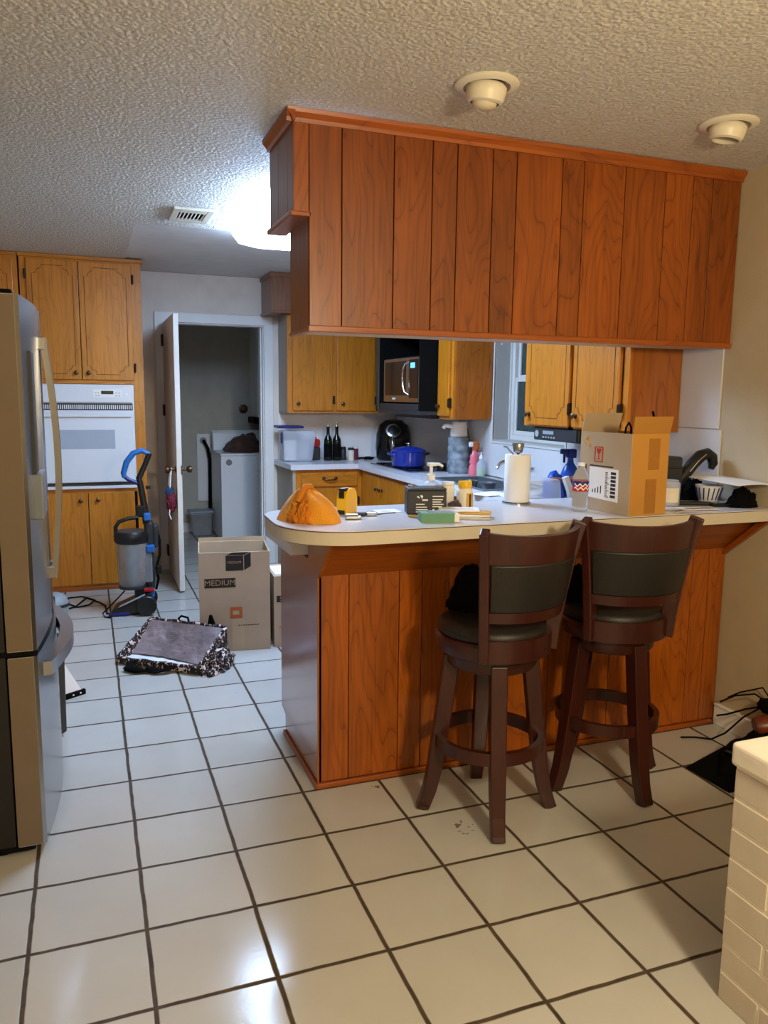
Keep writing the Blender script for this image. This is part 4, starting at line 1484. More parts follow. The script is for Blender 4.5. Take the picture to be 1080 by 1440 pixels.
m = MB(); m.box(.38, .5, .02, .16, .86, 1.06, .02)
m.build('tool_clip', M_black, vc)

m = MB(); m.tube([(1.0, 12.1, .02), (.92, 12.2, .018), (.9, 12.9, .018), (.8, 13.2, .018), (.62, 13.55, .018), (.4, 13.95, .018), (.1, 13.9, .018), (.0, 13.5, .018), (.3, 12.95, .018), (.55, 13.1, .018), (.68, 13.5, .018), (.5, 13.8, .018), (.25, 13.0, .018), (-.05, 12.75, .018)], .018, 8)
m.bm.transform(Rz(6) @ T(-1.62, -12.1, 0))
m.build('power_cord', M_blackm, vc, smooth=60)
cn = thing('canister', 'grey-blue rounded appliance on the floor past the refrigerator', 'small appliance', (-.16, 12.35, 0))
m = MB(); m.lathe([(0, .02), (.22, .02), (.29, .12), (.3, .3), (.24, .46), (.1, .54), (0, .55)], seg=28)
m.build('body', M_greypl, cn, smooth=60)
m = MB(); m.lathe([(.298, .24), (.31, .25), (.31, .3), (.295, .31)], seg=28); m.box(-.03, .03, -.31, .1, .12, .5, .02)
m.build('dark_band', M_charcoal, cn, smooth=40)
m = MB(); m.lathe([(0, 0), (.24, 0), (.24, .03), (0, .03)], seg=28)
m.build('base', M_black, cn, smooth=40)

# things leaning by the end of the refrigerator
m = MB(); m.prism([(.1, 0), (.2, .06), (.22, 1.52), (.09, 1.52), (.07, .03)], 0, .06, M=T(0.02, 5.78, .0) @ FACE_CAM, bev=.012)
one(m, 'crevice_tool', M_rubber, (.15, 5.76, 0), 'long dark grey plastic tool standing at the refrigerator corner', 'vacuum tool')
dp = thing('dustpan', 'white triangular dustpan with black studded edge on the tiles by the refrigerator', 'dustpan', (.3, 7.25, 0), R(33))
m = MB(); m.hexa([(-.16, -.02, .02), (.16, -.02, .02), (.16, .0, .02), (-.16, .0, .02)], [(-.14, .13, .6), (-.10, .13, .6), (-.10, .15, .6), (-.14, .15, .6)])
m.build('pan', M_splash, dp)
m = MB(); m.box(-.17, .19, -.04, .02, 0, .09, .01)
m.build('rubber_edge', M_blackm, dp)
for x in (-.04, .09):
    m = MB(); m.cyl((x, -.05, .05), (x, -.035, .05), .014, seg=10)
    m.build('stud', M_enamel2, dp)

# ------------------------------------------------------------------ bag on the door knob
dbg = thing('drawstring_bag', 'small dark red and navy bag hanging from the open door knob', 'bag', (2.5, 13.8, 2.1))
m = MB(); m.blob((2.52, 13.8, 2.14), (.12, .2, .26), .18, 2.2, 4, 2.0, floor=False, fold=.3); m.bm.transform(T(0, 0, .12))
m.build('pouch', M_maroon, dbg, smooth=60, world=True)
m = MB(); m.blob((2.5, 13.83, 2.48), (.1, .13, .17), .2, 2.0, 3, 5.0, floor=False, fold=.3)
m.build('navy_top', M_denim, dbg, smooth=60, world=True)
m = MB()
m.tube([(2.5, 13.76, 2.55), (2.52, 13.78, 2.85), (2.55, 13.8, 3.1)], .02, 8); m.tube([(2.48, 13.86, 2.55), (2.5, 13.83, 2.85), (2.55, 13.81, 3.1)], .02, 8); m.tube([(2.5, 13.7, 2.3), (2.46, 13.66, 1.98), (2.5, 13.64, 1.86)], .015, 8)
m.build('string', M_paper, dbg, smooth=60, world=True)

# ------------------------------------------------------------------ garment on the front stool
m = MB(); m.blob((4.93, 2.3, 2.4), (.32, .26, .46), .16, 1.6, 4, 6.0, fold=.2)
one(m, 'black_garment', M_blackc, (4.93, 2.3, 2.4), 'black garment heaped on the seat of the front bar stool', 'garment', 60)
m = MB(); m.blob((6.42, 2.3, 2.4), (.25, .24, .4), .16, 1.7, 4, 11.0, fold=.2)
one(m, 'black_garment', M_blackc, (6.42, 2.3, 2.4), 'black garment on the seat of the stool nearer the wall', 'garment', 60)

# ------------------------------------------------------------------ on the bar, left to right
oc2 = thing('orange_cloth', 'bright orange cloth folded on the rounded end of the bar', 'cloth', (3.09, 3.05, ZB), R(-46))


def lobe(cx, w, d, h, lean, seed):
    def f(u, v):
        a = u * 2 * math.pi
        b = v * math.pi / 2
        r = math.cos(b)
        k = 1 + .07 * noise.noise(Vector((math.cos(a) * 1.5, math.sin(a) * 1.5, seed + v * 2)))
        k += .025 * math.sin(a * 5 + v * 7 + seed)
        return (cx + w * r * k * math.cos(a) + lean * math.sin(b), d * r * k * math.sin(a), h * math.sin(b) * k)
    return f


m = MB()
m.surf(lobe(-.16, .24, .21, .37, .13, 1.0), 48, 16, True)
m.surf(lobe(.17, .26, .22, .36, -.13, 4.0), 48, 16, True)
m.build('folded_lobes', M_tangerine, oc2, smooth=70)
m = MB()
m.tube([(.0, -.1, .37), (-.01, -.05, .4), (.02, .02, .4), (.0, .1, .36)], [.03, .045, .04, .03], 10)
m.tube([(-.02, -.2, .24), (.0, -.13, .36), (.0, -.03, .41)], [.035, .04, .03], 10)
m.blob((-.02, -.17, 0), (.15, .1, .2), .3, 3.2, 4, 7.0, fold=.55)
m.blob((.07, -.19, 0), (.1, .08, .26), .25, 3.6, 4, 15.0, fold=.5)
m.build('inner_folds', M_tangd, oc2, smooth=70)

tp = thing('tape_measure', 'yellow and black tape measure standing on the bar beside the orange cloth', 'tape measure', (3.72, 3.5, ZB), R(-48))
m = MB()
pr = [(-.13, 0), (.13, 0), (.14, .04), (.14, .2), (.11, .28), (.05, .32), (-.06, .32), (-.12, .27), (-.14, .18), (-.14, .04)]
m.prism(pr, -.075, .075, M=FACE_LEFT, bev=.012)
m.build('case', M_yellow, tp)
m = MB(); m.lathe([(0, 0), (.095, 0), (.095, .008), (0, .008)], seg=24, M=T(-.075, 0, .16) @ Ry(-90) )
m.build('side_label', M_black, tp)
m = MB(); m.lathe([(0, 0), (.06, 0), (.06, .006), (0, .006)], seg=24, M=T(-.083, 0, .16) @ Ry(-90))
m.build('label_centre', M_greypl, tp)
m = MB(); m.box(-.05, .05, -.16, -.138, .0, .05, .008); m.box(-.045, .05, -.135, -.02, .29, .325, .008); m.box(-.03, .04, -.149, -.14, .2, .29)
m.build('black_trim', M_black, tp)

m = MB(); m.box(-.1, .1, -.05, .05, 0, .045, .015, M=T(3.63, 2.98, ZB) @ Rz(-10)); m.box(-.1, .06, -.05, .03, .045, .07, .012, M=T(3.63, 2.98, ZB) @ Rz(-10))
one(m, 'metal_clip', M_steel, (3.63, 2.98, ZB), 'small silver clip lying on the bar before the tape measure', 'clip')
lg = thing('pocket_knife', 'small black and silver pocket tool lying beside the clip on the bar', 'pocket tool', (3.87, 3.18, ZB), R(-14))
m = MB(); m.box(-.14, .0, -.035, .035, 0, .05, .015)
m.build('black_handle', M_black, lg)
m = MB(); m.box(0, .13, -.035, .035, 0, .05, .012)
m.build('silver_end', M_steel, lg)
m = MB(); m.tube([(4.02, 3.22, ZB + .008), (4.15, 3.28, ZB + .008), (4.3, 3.3, ZB + .008)], .008, 6)
one(m, 'wire_piece', M_steeld, (4.15, 3.27, ZB), 'thin bent wire on the bar left of the black battery box', 'wire')
m = MB(); m.box(4.1, 4.42, 3.36, 3.62, ZB, ZB + .006, M=None)
m.mi = 1
for i in range(3):
    m.box(4.16, 4.36 - .05 * i, 3.42 + .05 * i, 3.43 + .05 * i, ZB + .006, ZB + .007)
one(m, 'paper_slip', [M_paper, M_ink], (4.26, 3.5, ZB), 'small white paper slip lying behind the wire on the bar', 'paper')

bt = thing('battery', 'black rectangular battery with white print on the bar', 'battery', (4.4, 3.14, ZB), R(-15))
m = MB(); m.box(0, .5, 0, .3, 0, .3, .015); m.box(.0, .5, .0, .3, .3, .335, .015)
m.build('case', M_charcoal, bt)
m = MB()
m.prism([(.12, .225), (.135, .24), (.155, .22), (.15, .205)], 0, .004, M=FACE_CAM); m.prism([(.16, .245), (.185, .25), (.2, .23), (.185, .2), (.17, .225)], 0, .004, M=FACE_CAM)
m.box(.19, .26, -.004, 0, .175, .195)
m.box(.11, .22, -.004, 0, .125, .137)
for i, w in enumerate((.14, .15, .11)):
    m.box(.11, .11 + w, -.004, 0, .09 - i * .03, .1 - i * .03)
m.box(.32, .46, -.004, 0, .225, .238)
for i, w in enumerate((.13, .11, .14, .12)):
    m.box(.32, .32 + w, -.004, 0, .185 - i * .03, .197 - i * .03)
for i in range(3):
    m.box(.32 + i * .05, .35 + i * .05, -.004, 0, .04, .07)
m.build('white_print', M_paper, bt)
for x in (.06, .42):
    m = MB(); m.box(x - .03, x + .03, .12, .2, .335, .36, .006)
    m.build('terminal', M_steeld, bt)

gp = thing('green_card_pack', 'flat pale green pack of white cards lying before the battery', 'card pack', (4.6, 2.56, ZB), R(-14))
m = MB(); m.box(-.24, .2, -.12, .12, .005, .1)
m.build('white_cards', M_paper, gp)
m = MB(); m.box(-.26, .14, -.135, -.12, 0, .11); m.box(-.26, .14, -.12, .13, .1, .11); m.box(-.26, -.245, -.12, .13, 0, .1)
m.build('green_sleeve', M_green, gp)
m = MB(); m.box(-.16, .18, -.06, .1, .11, .116, M=Rz(6))
m.build('clear_wrap', M_frost, gp)

pe = thing('pencil', 'thin wooden pencil lying at the left corner of the green pack', 'pencil', (4.36, 2.82, ZB))
m = MB(); m.tube([(-.02, .12, .018), (.14, -.22, .018)], .016, 6)
m.build('shaft', M_yellow2, pe)
m = MB(); m.cyl((.14, -.22, .018), (.165, -.27, .018), .017, seg=8)
m.build('eraser_end', M_green, pe)

# newspapers and letters
rn = random.Random(5)
for i, (x, y, a, w, h, mt, lab) in enumerate((
        (5.0, 2.72, -28, .62, .36, M_grime, 'grey folded newspaper at the bottom of the stack beside the green pack'),
        (5.03, 2.76, -18, .55, .32, M_paper, 'white letter in the middle of the stack beside the green pack'),
        (5.06, 2.78, -33, .58, .26, M_yellow2, 'mustard coloured leaflet near the top of the stack beside the green pack'),
        (4.98, 2.86, -22, .5, .3, M_paper, 'white envelope on top of the stack beside the green pack'))):
    m = MB(); m.box(-w / 2, w / 2, -h / 2, h / 2, 0, .02)
    m.mi = 1
    for k in range(5):
        m.box(-w * .4, w * (.4 - .1 * rn.random()), -h * .35 + k * h * .16, -h * .35 + k * h * .16 + .015, .02, .021)
    m.bm.transform(T(x, y, ZB + .002 + i * .024) @ Rz(a))
    one(m, 'newspaper' if i == 0 else 'letter', [mt, M_grime if mt is not M_grime else M_paper], (x, y, ZB + i * .024), lab, 'paper', group='papers on the bar')

pb = thing('vitamin_bottle', 'cream supplement bottle with yellow lid and mustard label on the bar', 'bottle', (5.34, 3.42, ZB))
m = MB(); m.lathe([(0, 0), (.1, 0), (.108, .01), (.108, .22), (.095, .26), (.075, .285), (0, .285)], seg=28)
m.build('bottle_body', M_cream, pb, smooth=40)
m = MB(); m.lathe([(0, .285), (.09, .285), (.092, .29), (.092, .36), (.086, .37), (0, .37)], seg=28)
m.build('lid', M_yellow, pb, smooth=40)
m = MB()
m.surf(lambda u, v: (.1095 * math.cos(R(-105 + 95 * u)), .1095 * math.sin(R(-105 + 95 * u)), .02 + .2 * v), 20, 2)
m.build('label', M_yellow2, pb, smooth=60)
m = MB()
m.surf(lambda u, v: (.1105 * math.cos(R(-84 + 16 * u)), .1105 * math.sin(R(-84 + 16 * u)), .035 + .17 * v), 6, 2)
m.build('label_stripe', M_bronze, pb, smooth=60)
wj = thing('white_jar', 'plain white tub standing behind the yellow-lidded bottle on the bar', 'jar', (5.2, 3.66, ZB))
m = MB(); m.lathe([(0, 0), (.075, 0), (.085, .02), (.092, .25), (.085, .3), (0, .31)], seg=24)
m.build('jar_body', M_cream, wj, smooth=40)
m = MB(); m.lathe([(0, .305), (.088, .305), (.088, .34), (0, .345)], seg=24)
m.build('lid', M_enamel2, wj, smooth=40)
m = MB(); m.blob((5.22, 3.42, ZB), (.12, .1, .12), .3, 2, 3, 3.0, fold=.4)
one(m, 'dark_cloth_scrap', M_brown, (5.22, 3.42, ZB), 'dark crumpled scrap between the battery and the yellow-lidded bottle', 'cloth', 60)

sp = thing('soap_dispenser', 'clear hand soap bottle with white pump behind the battery', 'soap dispenser', (5.02, 3.82, ZB))
m = MB(); m.lathe([(0, 0), (.11, 0), (.12, .02), (.12, .26), (.1, .31), (.055, .34), (.05, .36), (0, .36)], seg=28)
m.build('bottle_body', M_frost, sp, smooth=40)
m = MB(); m.lathe([(0, .02), (.105, .02), (.105, .2), (0, .2)], seg=24)
m.build('soap_liquid', M_lam, sp, smooth=40)
m = MB(); m.lathe([(0, .36), (.06, .36), (.06, .43), (.025, .44), (.022, .54), (.06, .55), (.06, .585), (0, .59)], seg=20); m.tube([(0, 0, .565), (.1, -.04, .57), (.15, -.06, .54)], [.025, .02, .016], 8)
m.build('pump', M_enamel2, sp, smooth=40)

pt = thing('paper_towel_holder', 'upright paper towel roll on a steel stand on the bar', 'paper towels', (6.3, 3.72, ZB))
m = MB(); m.lathe([(0, 0), (.2, 0), (.2, .02), (.02, .03), (.018, .7), (.06, .72), (.085, .83), (.075, .85), (0, .855)], seg=28)
m.build('stand', M_steel, pt, smooth=40)
m = MB(); m.lathe([(.06, .03), (.175, .03), (.18, .04), (.18, .68), (.172, .69), (.06, .69), (.06, .03)], seg=40)
m.build('towel_roll', M_paper, pt, smooth=40)
m = MB(); m.tube([(-.05, .02, .68), (-.12, .04, .75), (-.15, .05, .79), (-.2, .06, .8)], .012, 8)
m.build('tension_arm', M_steeld, pt, smooth=60)

# white tray, arm and pan behind the bar on the lower worktop
wtb = thing('white_tub', 'white plastic wash tub with a pale rim behind the paper towels', 'tub', (7.2, 4.62, ZC))
m = MB()
m.hexa([(6.85, 4.35, ZC + .01), (7.5, 4.35, ZC + .01), (7.5, 4.85, ZC + .01), (6.85, 4.85, ZC + .01)], [(6.7, 4.25, ZC + .62), (7.38, 4.25, ZC + .62), (7.38, 4.92, ZC + .62), (6.7, 4.92, ZC + .62)])
m.build('tub_body', M_frost, wtb, world=True, bevel=.05)
m = MB(); m.tube([(7.42, 4.22, ZC + .66), (7.5, 4.2, ZC + .45), (7.58, 4.2, ZC + .1)], .04, 4, square=True)
m.build('rim_bar', M_enamel2, wtb, world=True)
fp = thing('frying_pan', 'dark frying pan with a red-brown rim tilted beside the white tub', 'pan', (8.1, 4.7, ZC))
MP = T(8.14, 4.55, ZC + .52) @ Ry(8) @ Rx(12)
m = MB(); m.lathe([(0, -.46), (.2, -.46), (.3, -.2), (.33, -.06), (.3, -.06), (.27, -.18), (.18, -.42), (0, -.42)], seg=36, M=MP)
m.build('pan_bowl', M_blackg, fp, smooth=40, world=True)
m = MB(); m.lathe([(.3, -.06), (.34, -.08), (.345, .0), (.31, .01), (.3, -.06)], seg=36, M=MP); m.box(-.75, -.3, -.05, .05, -.05, 0, .015, M=MP)
m.build('rim_and_handle', M_frying, fp, smooth=40, world=True)
bs = thing('spray_bottle', 'blue spray cleaner bottle against the wall behind the water bottle', 'spray bottle', (9.2, 6.75, ZC))
m = MB(); m.lathe([(0, 0), (.2, 0), (.215, .03), (.21, .45), (.15, .62), (.07, .74), (.06, .84), (0, .84)], seg=28, sx=.95, sy=.7)
m.bm.transform(Matrix.Diagonal((1, 1, .86, 1)))
m.build('bottle_body', M_bluespray, bs, smooth=50)
m = MB(); m.box(-.08, .1, -.07, .07, .84, 1.04, .03); m.box(-.22, -.08, -.04, .04, .93, 1.04, .02); m.box(-.16, -.12, -.02, .02, .74, .94, .01)
m.bm.transform(Matrix.Diagonal((1, 1, .86, 1)))
m.build('trigger_head', M_navy, bs)
m = MB(); m.surf(lambda u, v: (.207 * math.cos(R(180 + 120 * u)), .155 * math.sin(R(180 + 120 * u)), .12 + .22 * v), 16, 2)
m.build('label', M_denim, bs, smooth=60)
m = MB(); m.blob((8.75, 6.6, ZC), (.2, .18, .52), .2, 2.2, 3, 2.5, fold=.2)
one(m, 'blue_bag', M_bluespray, (8.75, 6.6, ZC), 'crumpled blue plastic bag beside the blue spray bottle', 'bag', 60)

wb = thing('water_bottle', 'clear plastic water bottle with red and blue label before the shipping box', 'bottle', (6.72, 2.8, ZB))
m = MB()
pr = [(0, 0), (.09, 0), (.105, .015), (.105, .05)]
for i in range(5):
    z = .06 + i * .04
    pr += [(.098, z), (.106, z + .02)]
pr += [(.106, .27), (.104, .42), (.1, .46), (.07, .54), (.045, .58), (.045, .6), (0, .6)]
m.lathe(pr, seg=32)
m.build('bottle_body', M_clear, wb, smooth=50)
m = MB(); m.lathe([(0, .6), (.048, .6), (.048, .64), (0, .642)], seg=20)
m.build('cap', M_enamel2, wb, smooth=40)
m = MB(); m.lathe([(.1075, .27), (.1085, .275), (.1085, .405), (.1075, .41)], seg=36)
m.build('label', M_red, wb, smooth=40)
m = MB(); m.lathe([(.1088, .345), (.109, .35), (.109, .4), (.1088, .405)], seg=36)
m.build('label_blue_band', M_navy, wb, smooth=40)
m = MB()
for j in range(2):
    m.surf(lambda u, v: (.1096 * math.cos(R(-170 + 130 * u)), .1096 * math.sin(R(-170 + 130 * u)), .3 + j * .045 + .014 * math.sin(u * 22 + j) + .02 * v), 40, 2)
m.build('label_script', M_paper, wb, smooth=60)

# shipping box
sx = thing('shipping_box', 'open cardboard shipping box with white label standing on the bar', 'box', (7.03, 2.2, ZB + .002), R(7))
w, d, h, t = .65, .93, 1.04, .015
m = MB()
m.box(0, t, 0, d, 0, h); m.mi = 1
m.box(t, w, 0, t, 0, h); m.box(w - t, w, t, d, 0, h); m.mi = 0; m.box(t, w - t, d - t, d, 0, h); m.box(t, w - t, t, d - t, 0, t)
m.build('box_body', [M_cardg, M_cardwarm], sx)  # near and right faces carry the warm-lit tone
m = MB(); m.hexa([(t, 0, h), (w, 0, h), (w, t, h), (t, t, h)], [(-.12, -.16, h + .22), (.53, -.16, h + .22), (.53, -.145, h + .22), (-.12, -.145, h + .22)])
m.build('front_flap', M_cardwarm, sx)
m = MB(); m.hexa([(0, d - t, h), (w, d - t, h), (w, d, h), (0, d, h)], [(.05, d - .02, h + .24), (w + .06, d - .02, h + .24), (w + .06, d - .005, h + .24), (.05, d - .005, h + .24)])
m.build('back_flap', M_cardg, sx)
m = MB(); m.box(.3, .49, -.003, 0, .58, .98); m.box(.27, .46, -.003, 0, .02, .46)
m.build('packing_tape', M_tape, sx)


def on_left(pts2, x=-.004, th=.004):
    """flat shape on the box's left face; given as (distance from the near corner, height)"""
    return [(p[0], p[1]) for p in pts2]


ML = Matrix(((0, 0, -1, 0), (1, 0, 0, 0), (0, 1, 0, 0), (0, 0, 0, 1)))     # x->y, y->z, z->-x
m = MB(); m.prism([(.19, .15), (.74, .17), (.73, .58), (.2, .57)], 0, .004, M=ML)
m.build('shipping_label', M_paper, sx)
m = MB()
rn = random.Random(3)
for k in range(7):
    z = .2 + k * .05
    m.prism([(.24, z), (.33, z), (.33, z + .035), (.24, z + .035)], 0, .006, M=ML)
for k in range(16):
    z = .2 + k * .021
    a = .39 if k % 4 else .36
    m.prism([(a, z), (.43, z), (.43, z + .006 + .006 * rn.random()), (a, z + .006 + .006 * rn.random())], 0, .006, M=ML)
for k in range(4):
    m.prism([(.5 + k * .05, .24), (.515 + k * .05, .24), (.515 + k * .05, .34 - .02 * k), (.5 + k * .05, .34 - .02 * k)], 0, .006, M=ML)
m.build('label_print', M_ink, sx)
m = MB()
for (a, b, c, e) in ((.5, .51, .65, .85), (.64, .65, .65, .85), (.51, .64, .84, .85), (.51, .64, .65, .66)):
    m.prism([(a, c), (b, c), (b, e), (a, e)], 0, .005, M=ML)
m.prism([(.535, .825), (.615, .825), (.6, .77), (.58, .755), (.58, .7), (.605, .685), (.545, .685), (.57, .7), (.57, .755), (.55, .77)], 0, .005, M=ML)
m.build('fragile_symbol', M_red, sx)
m = MB()
for k in range(3):
    m.prism([(.8 + k * .03, .52), (.815 + k * .03, .52), (.815 + k * .03, .6), (.8 + k * .03, .6)], 0, .005, M=ML)
m.prism([(.3, .59), (.73, .59), (.73, .605), (.3, .605)], 0, .005, M=ML)
m.prism([(.79, .4), (.83, .4), (.83, .47), (.79, .47)], 0, .005, M=ML)
m.build('printed_marks', M_ink, sx)
m = MB(); m.tube([(-.006, .8, .98), (-.006, .84, .93), (-.006, .78, .89), (-.006, .76, .85)], .012, 6)
m.build('yellow_mark', M_yellow2, sx)
m = MB(); m.tube([(7.62, 2.95, ZB + .5), (7.55, 2.9, ZB + 1.1), (7.48, 2.86, ZB + 1.16), (7.42, 2.84, ZB + 1.1), (7.36, 2.84, ZB + .5)], .014, 8)
one(m, 'black_cable', M_blackm, (7.5, 2.9, ZB + .5), 'black cable loop sticking out of the open shipping box', 'cable', 60)

# things at the wall end of the bar
cj = thing('candle_jar', 'clear glass jar with cream label behind the shipping box', 'jar', (8.28, 2.93, ZB))
m = MB(); m.lathe([(0, 0), (.13, 0), (.145, .02), (.145, .32), (.12, .34), (.12, .36), (.0, .36)], seg=28)
m.build('glass', M_frost, cj, smooth=40)
m = MB(); m.lathe([(0, .02), (.125, .02), (.125, .22), (0, .22)], seg=24)
m.build('contents', M_tan, cj, smooth=40)
m = MB(); m.surf(lambda u, v: (.147 * math.cos(R(-150 + 80 * u)), .147 * math.sin(R(-150 + 80 * u)), .06 + .2 * v), 14, 2)
m.build('label', M_skin, cj, smooth=60)
bl = thing('coffee_grinder', 'dark grey kitchen appliance standing behind the glass jar by the wall', 'small appliance', (8.55, 3.3, ZB))
m = MB(); m.box(-.25, .17, -.12, .2, 0, .66, .04); m.box(-.22, .14, -.15, -.12, .12, .5, .02)
m.build('body', M_charcoal, bl)
m = MB(); m.tube([(.1, .0, .2), (.28, -.02, .38), (.42, -.02, .54), (.56, -.02, .66), (.68, -.02, .69), (.77, -.02, .64), (.8, -.02, .54), (.77, -.02, .46)], [.07, .085, .09, .09, .085, .08, .07, .04], 12)
m.build('curved_handle', M_black, bl, smooth=60)
m = MB(); m.tube([(.3, -.11, .44), (.45, -.115, .6), (.58, -.115, .69)], .01, 6)
m.build('chrome_edge', M_chrome, bl)
m = MB(); m.tube([(-.1, .1, .64), (-.12, .12, .95), (-.2, .12, 1.2), (-.25, .1, 1.3)], .018, 8)
m.build('cord', M_blackm, bl, smooth=60)
m = MB(); m.blob((9.12, 3.45, ZB), (.27, .2, .3), .25, 2.2, 4, 9.0, fold=.3)
one(m, 'black_cloth', M_blackc, (9.12, 3.45, ZB), 'heap of black cloth by the wall at the end of the bar', 'cloth', 60)
m = MB(); m.blob((9.22, 3.82, ZB), (.2, .15, .4), .2, 2.2, 4, 4.0, fold=.3)
one(m, 'blue_cloth', M_denim, (9.22, 3.82, ZB), 'dark blue cloth crumpled against the white wall panel', 'cloth', 60)
rt = thing('remote_control', 'black remote control lying on the bar before the black cloth', 'remote control', (8.72, 2.84, ZB), R(-24))
m = MB(); m.box(-.32, .2, -.07, .07, .0, .05, .02)
m.build('case', M_black, rt)
m = MB(); m.box(.2, .3, -.05, .05, .0, .05, .02)
m.build('silver_end', M_steel, rt)
for i, (x, y, a, lab) in enumerate(((9.0, 2.58, -10, 'silver and black pen lying at the very edge of the bar end'), (9.02, 2.68, -4, 'silver and black pen lying behind another pen at the bar end'))):
    p = thing('pen', lab, 'pen', (x, y, ZB + .02), R(a), group='pens at the wall end of the bar')
    m = MB(); m.cyl((-.22, 0, 0), (.06, 0, 0), .02, seg=12)
    m.build('barrel', M_black, p, smooth=40)
    m = MB(); m.cyl((.06, 0, 0), (.2, 0, 0), .02, seg=12)
    m.build('cap', M_steel, p, smooth=40)
bw = thing('patterned_bowl', 'white bowl with blue strokes at the wall end of the bar', 'bowl', (8.98, 2.93, ZB))
m = MB(); m.lathe([(0, 0), (.1, 0), (.12, .02), (.19, .27), (.18, .27), (.11, .04), (0, .03)], seg=32)
m.build('bowl_body', M_enamel, bw, smooth=40)
m = MB()
for i in range(16):
    a = R(i * 22.5)
    m.tube([(.14 * math.cos(a), .14 * math.sin(a), .07), (.186 * math.cos(a + .07), .186 * math.sin(a + .07), .24)], .008, 6)
m.build('blue_strokes', M_navy, bw)
m = MB(); m.blob((9.22, 2.55, ZB), (.22, .17, .26), .2, 2.2, 4, 13.0, fold=.25)
one(m, 'black_bag', M_blackc, (9.22, 2.55, ZB), 'small black bag under the white paper at the end of the bar', 'bag', 60)
m = MB()
m.slab(lambda u, v: (8.85 + .6 * u, 2.26 + 1.0 * v - .1 * u, ZB + .335 + .02 * math.sin(u * 3) + .03 * v), 12, 8, .006)
one(m, 'paper_sheet', M_paper, (9.15, 2.7, ZB + .33), 'white paper sheet lying over the bag and bowl at the bar end', 'paper', 60)
m = MB()
for i, (x, y, a) in enumerate(((8.2, 2.55, 12), (8.42, 2.6, -8), (8.05, 2.62, 35))):
    pass
for i, (x, y, a, mt, lab) in enumerate(((8.12, 2.5, 14, M_grime, 'printed flyer lying under the glass jar beside the shipping box'), (8.4, 2.5, -12, M_skin, 'pale leaflet lying right of the printed flyer on the bar'))):
    m = MB(); m.box(-.26, .26, -.12, .12, 0, .006); m.mi = 1
    m.box(-.2, .05, -.08, .0, .006, .007); m.box(.08, .22, -.06, .06, .006, .007)
    m.bm.transform(T(x, y, ZB + i * .009) @ Rz(a))
    one(m, 'flyer', [mt, M_frying], (x, y, ZB + i * .009), lab, 'paper', group='flyers on the bar')

# ------------------------------------------------------------------ worktop by the far wall
tb = thing('storage_tub', 'translucent storage tub with navy lid on the worktop beside the doorway', 'storage tub', (6.08, 15.75, ZC))
m = MB(); m.hexa([(5.76, 15.5, ZC + .01), (6.58, 15.5, ZC + .01), (6.58, 16.05, ZC + .01), (5.76, 16.05, ZC + .01)], [(5.72, 15.44, ZC + .86), (6.68, 15.44, ZC + .86), (6.68, 16.1, ZC + .86), (5.72, 16.1, ZC + .86)])
m.build('tub_body', M_frost, tb, world=True, bevel=.05)
m = MB(); m.box(5.6, 6.3, 15.4, 16.12, ZC + .93, ZC + 1.0, .02)
m.build('lid', M_navy, tb, world=True)
m = MB(); m.box(5.66, 5.7, 15.4, 15.5, ZC + .52, ZC + .82, .01)
m.build('latch', M_navy, tb, world=True)
m = MB(); m.lathe([(.05, 0), (.2, 0), (.2, .55), (.05, .55), (.05, 0)], c=(6.0, 15.78, ZC + .03), seg=28)
one(m, 'paper_roll', M_paper, (6.0, 15.78, ZC + .03), 'white paper roll inside the translucent storage tub', 'paper roll', 40)
rc2 = thing('coffee_can', 'grey tin with a red lid beside the wine bottles', 'tin', (6.78, 16.0, ZC))
m = MB(); m.box(-.13, .13, -.12, .12, 0, .38, .03)
m.build('tin_body', M_charcoal, rc2)
m = MB(); m.box(-.1, .14, -.12, .12, .38, .6, .05); m.cyl((0, 0, .6), (0, 0, .66), .05, seg=14)
m.build('red_lid', M_red, rc2)
for i, (x, y, lab) in enumerate(((7.1, 15.75, 'dark green oil bottle with thin spout, beside the red-lidded tin'), (7.35, 15.72, 'dark green oil bottle with thin spout, next to the spice jars'))):
    p = thing('oil_bottle', lab, 'bottle', (x, y, ZC), 0, group='dark bottles on the far worktop')
    m = MB(); m.lathe([(0, 0), (.115, 0), (.12, .02), (.12, .55), (.11, .62), (.055, .72), (.047, .78), (.047, .93), (.052, .94), (.052, .97), (0, .97)], seg=28)
    m.build('glass', M_glassg, p, smooth=40)
    m = MB(); m.lathe([(0, .97), (.03, .97), (.02, 1.02), (.01, 1.1), (0, 1.1)], seg=14)
    m.build('pour_spout', M_steel, p, smooth=40)
    m = MB(); m.lathe([(.121, .1), (.122, .12), (.122, .45), (.121, .47)], seg=28)
    m.build('dark_label', M_blackm, p, smooth=40)
for i, (x, y, h, body, lid, lab) in enumerate(((7.58, 15.85, .38, M_charcoal, M_black, 'dark spice jar right beside the oil bottles'), (7.78, 15.72, .36, M_skin, M_charcoal, 'pale labelled spice jar in the middle of the spice jars'), (7.95, 15.85, .4, M_maroon, M_paper, 'dark red spice tin at the end by the black cable'))):
    p = thing('spice_jar', lab, 'jar', (x, y, ZC), 0, group='spice jars on the far worktop')
    m = MB(); m.lathe([(0, 0), (.09, 0), (.095, .02), (.095, h - .1), (.08, h - .07), (0, h - .07)], seg=22)
    m.build('jar_body', body, p, smooth=40)
    m = MB(); m.lathe([(0, h - .07), (.085, h - .07), (.085, h), (0, h + .005)], seg=22)
    m.build('lid', lid, p, smooth=40)
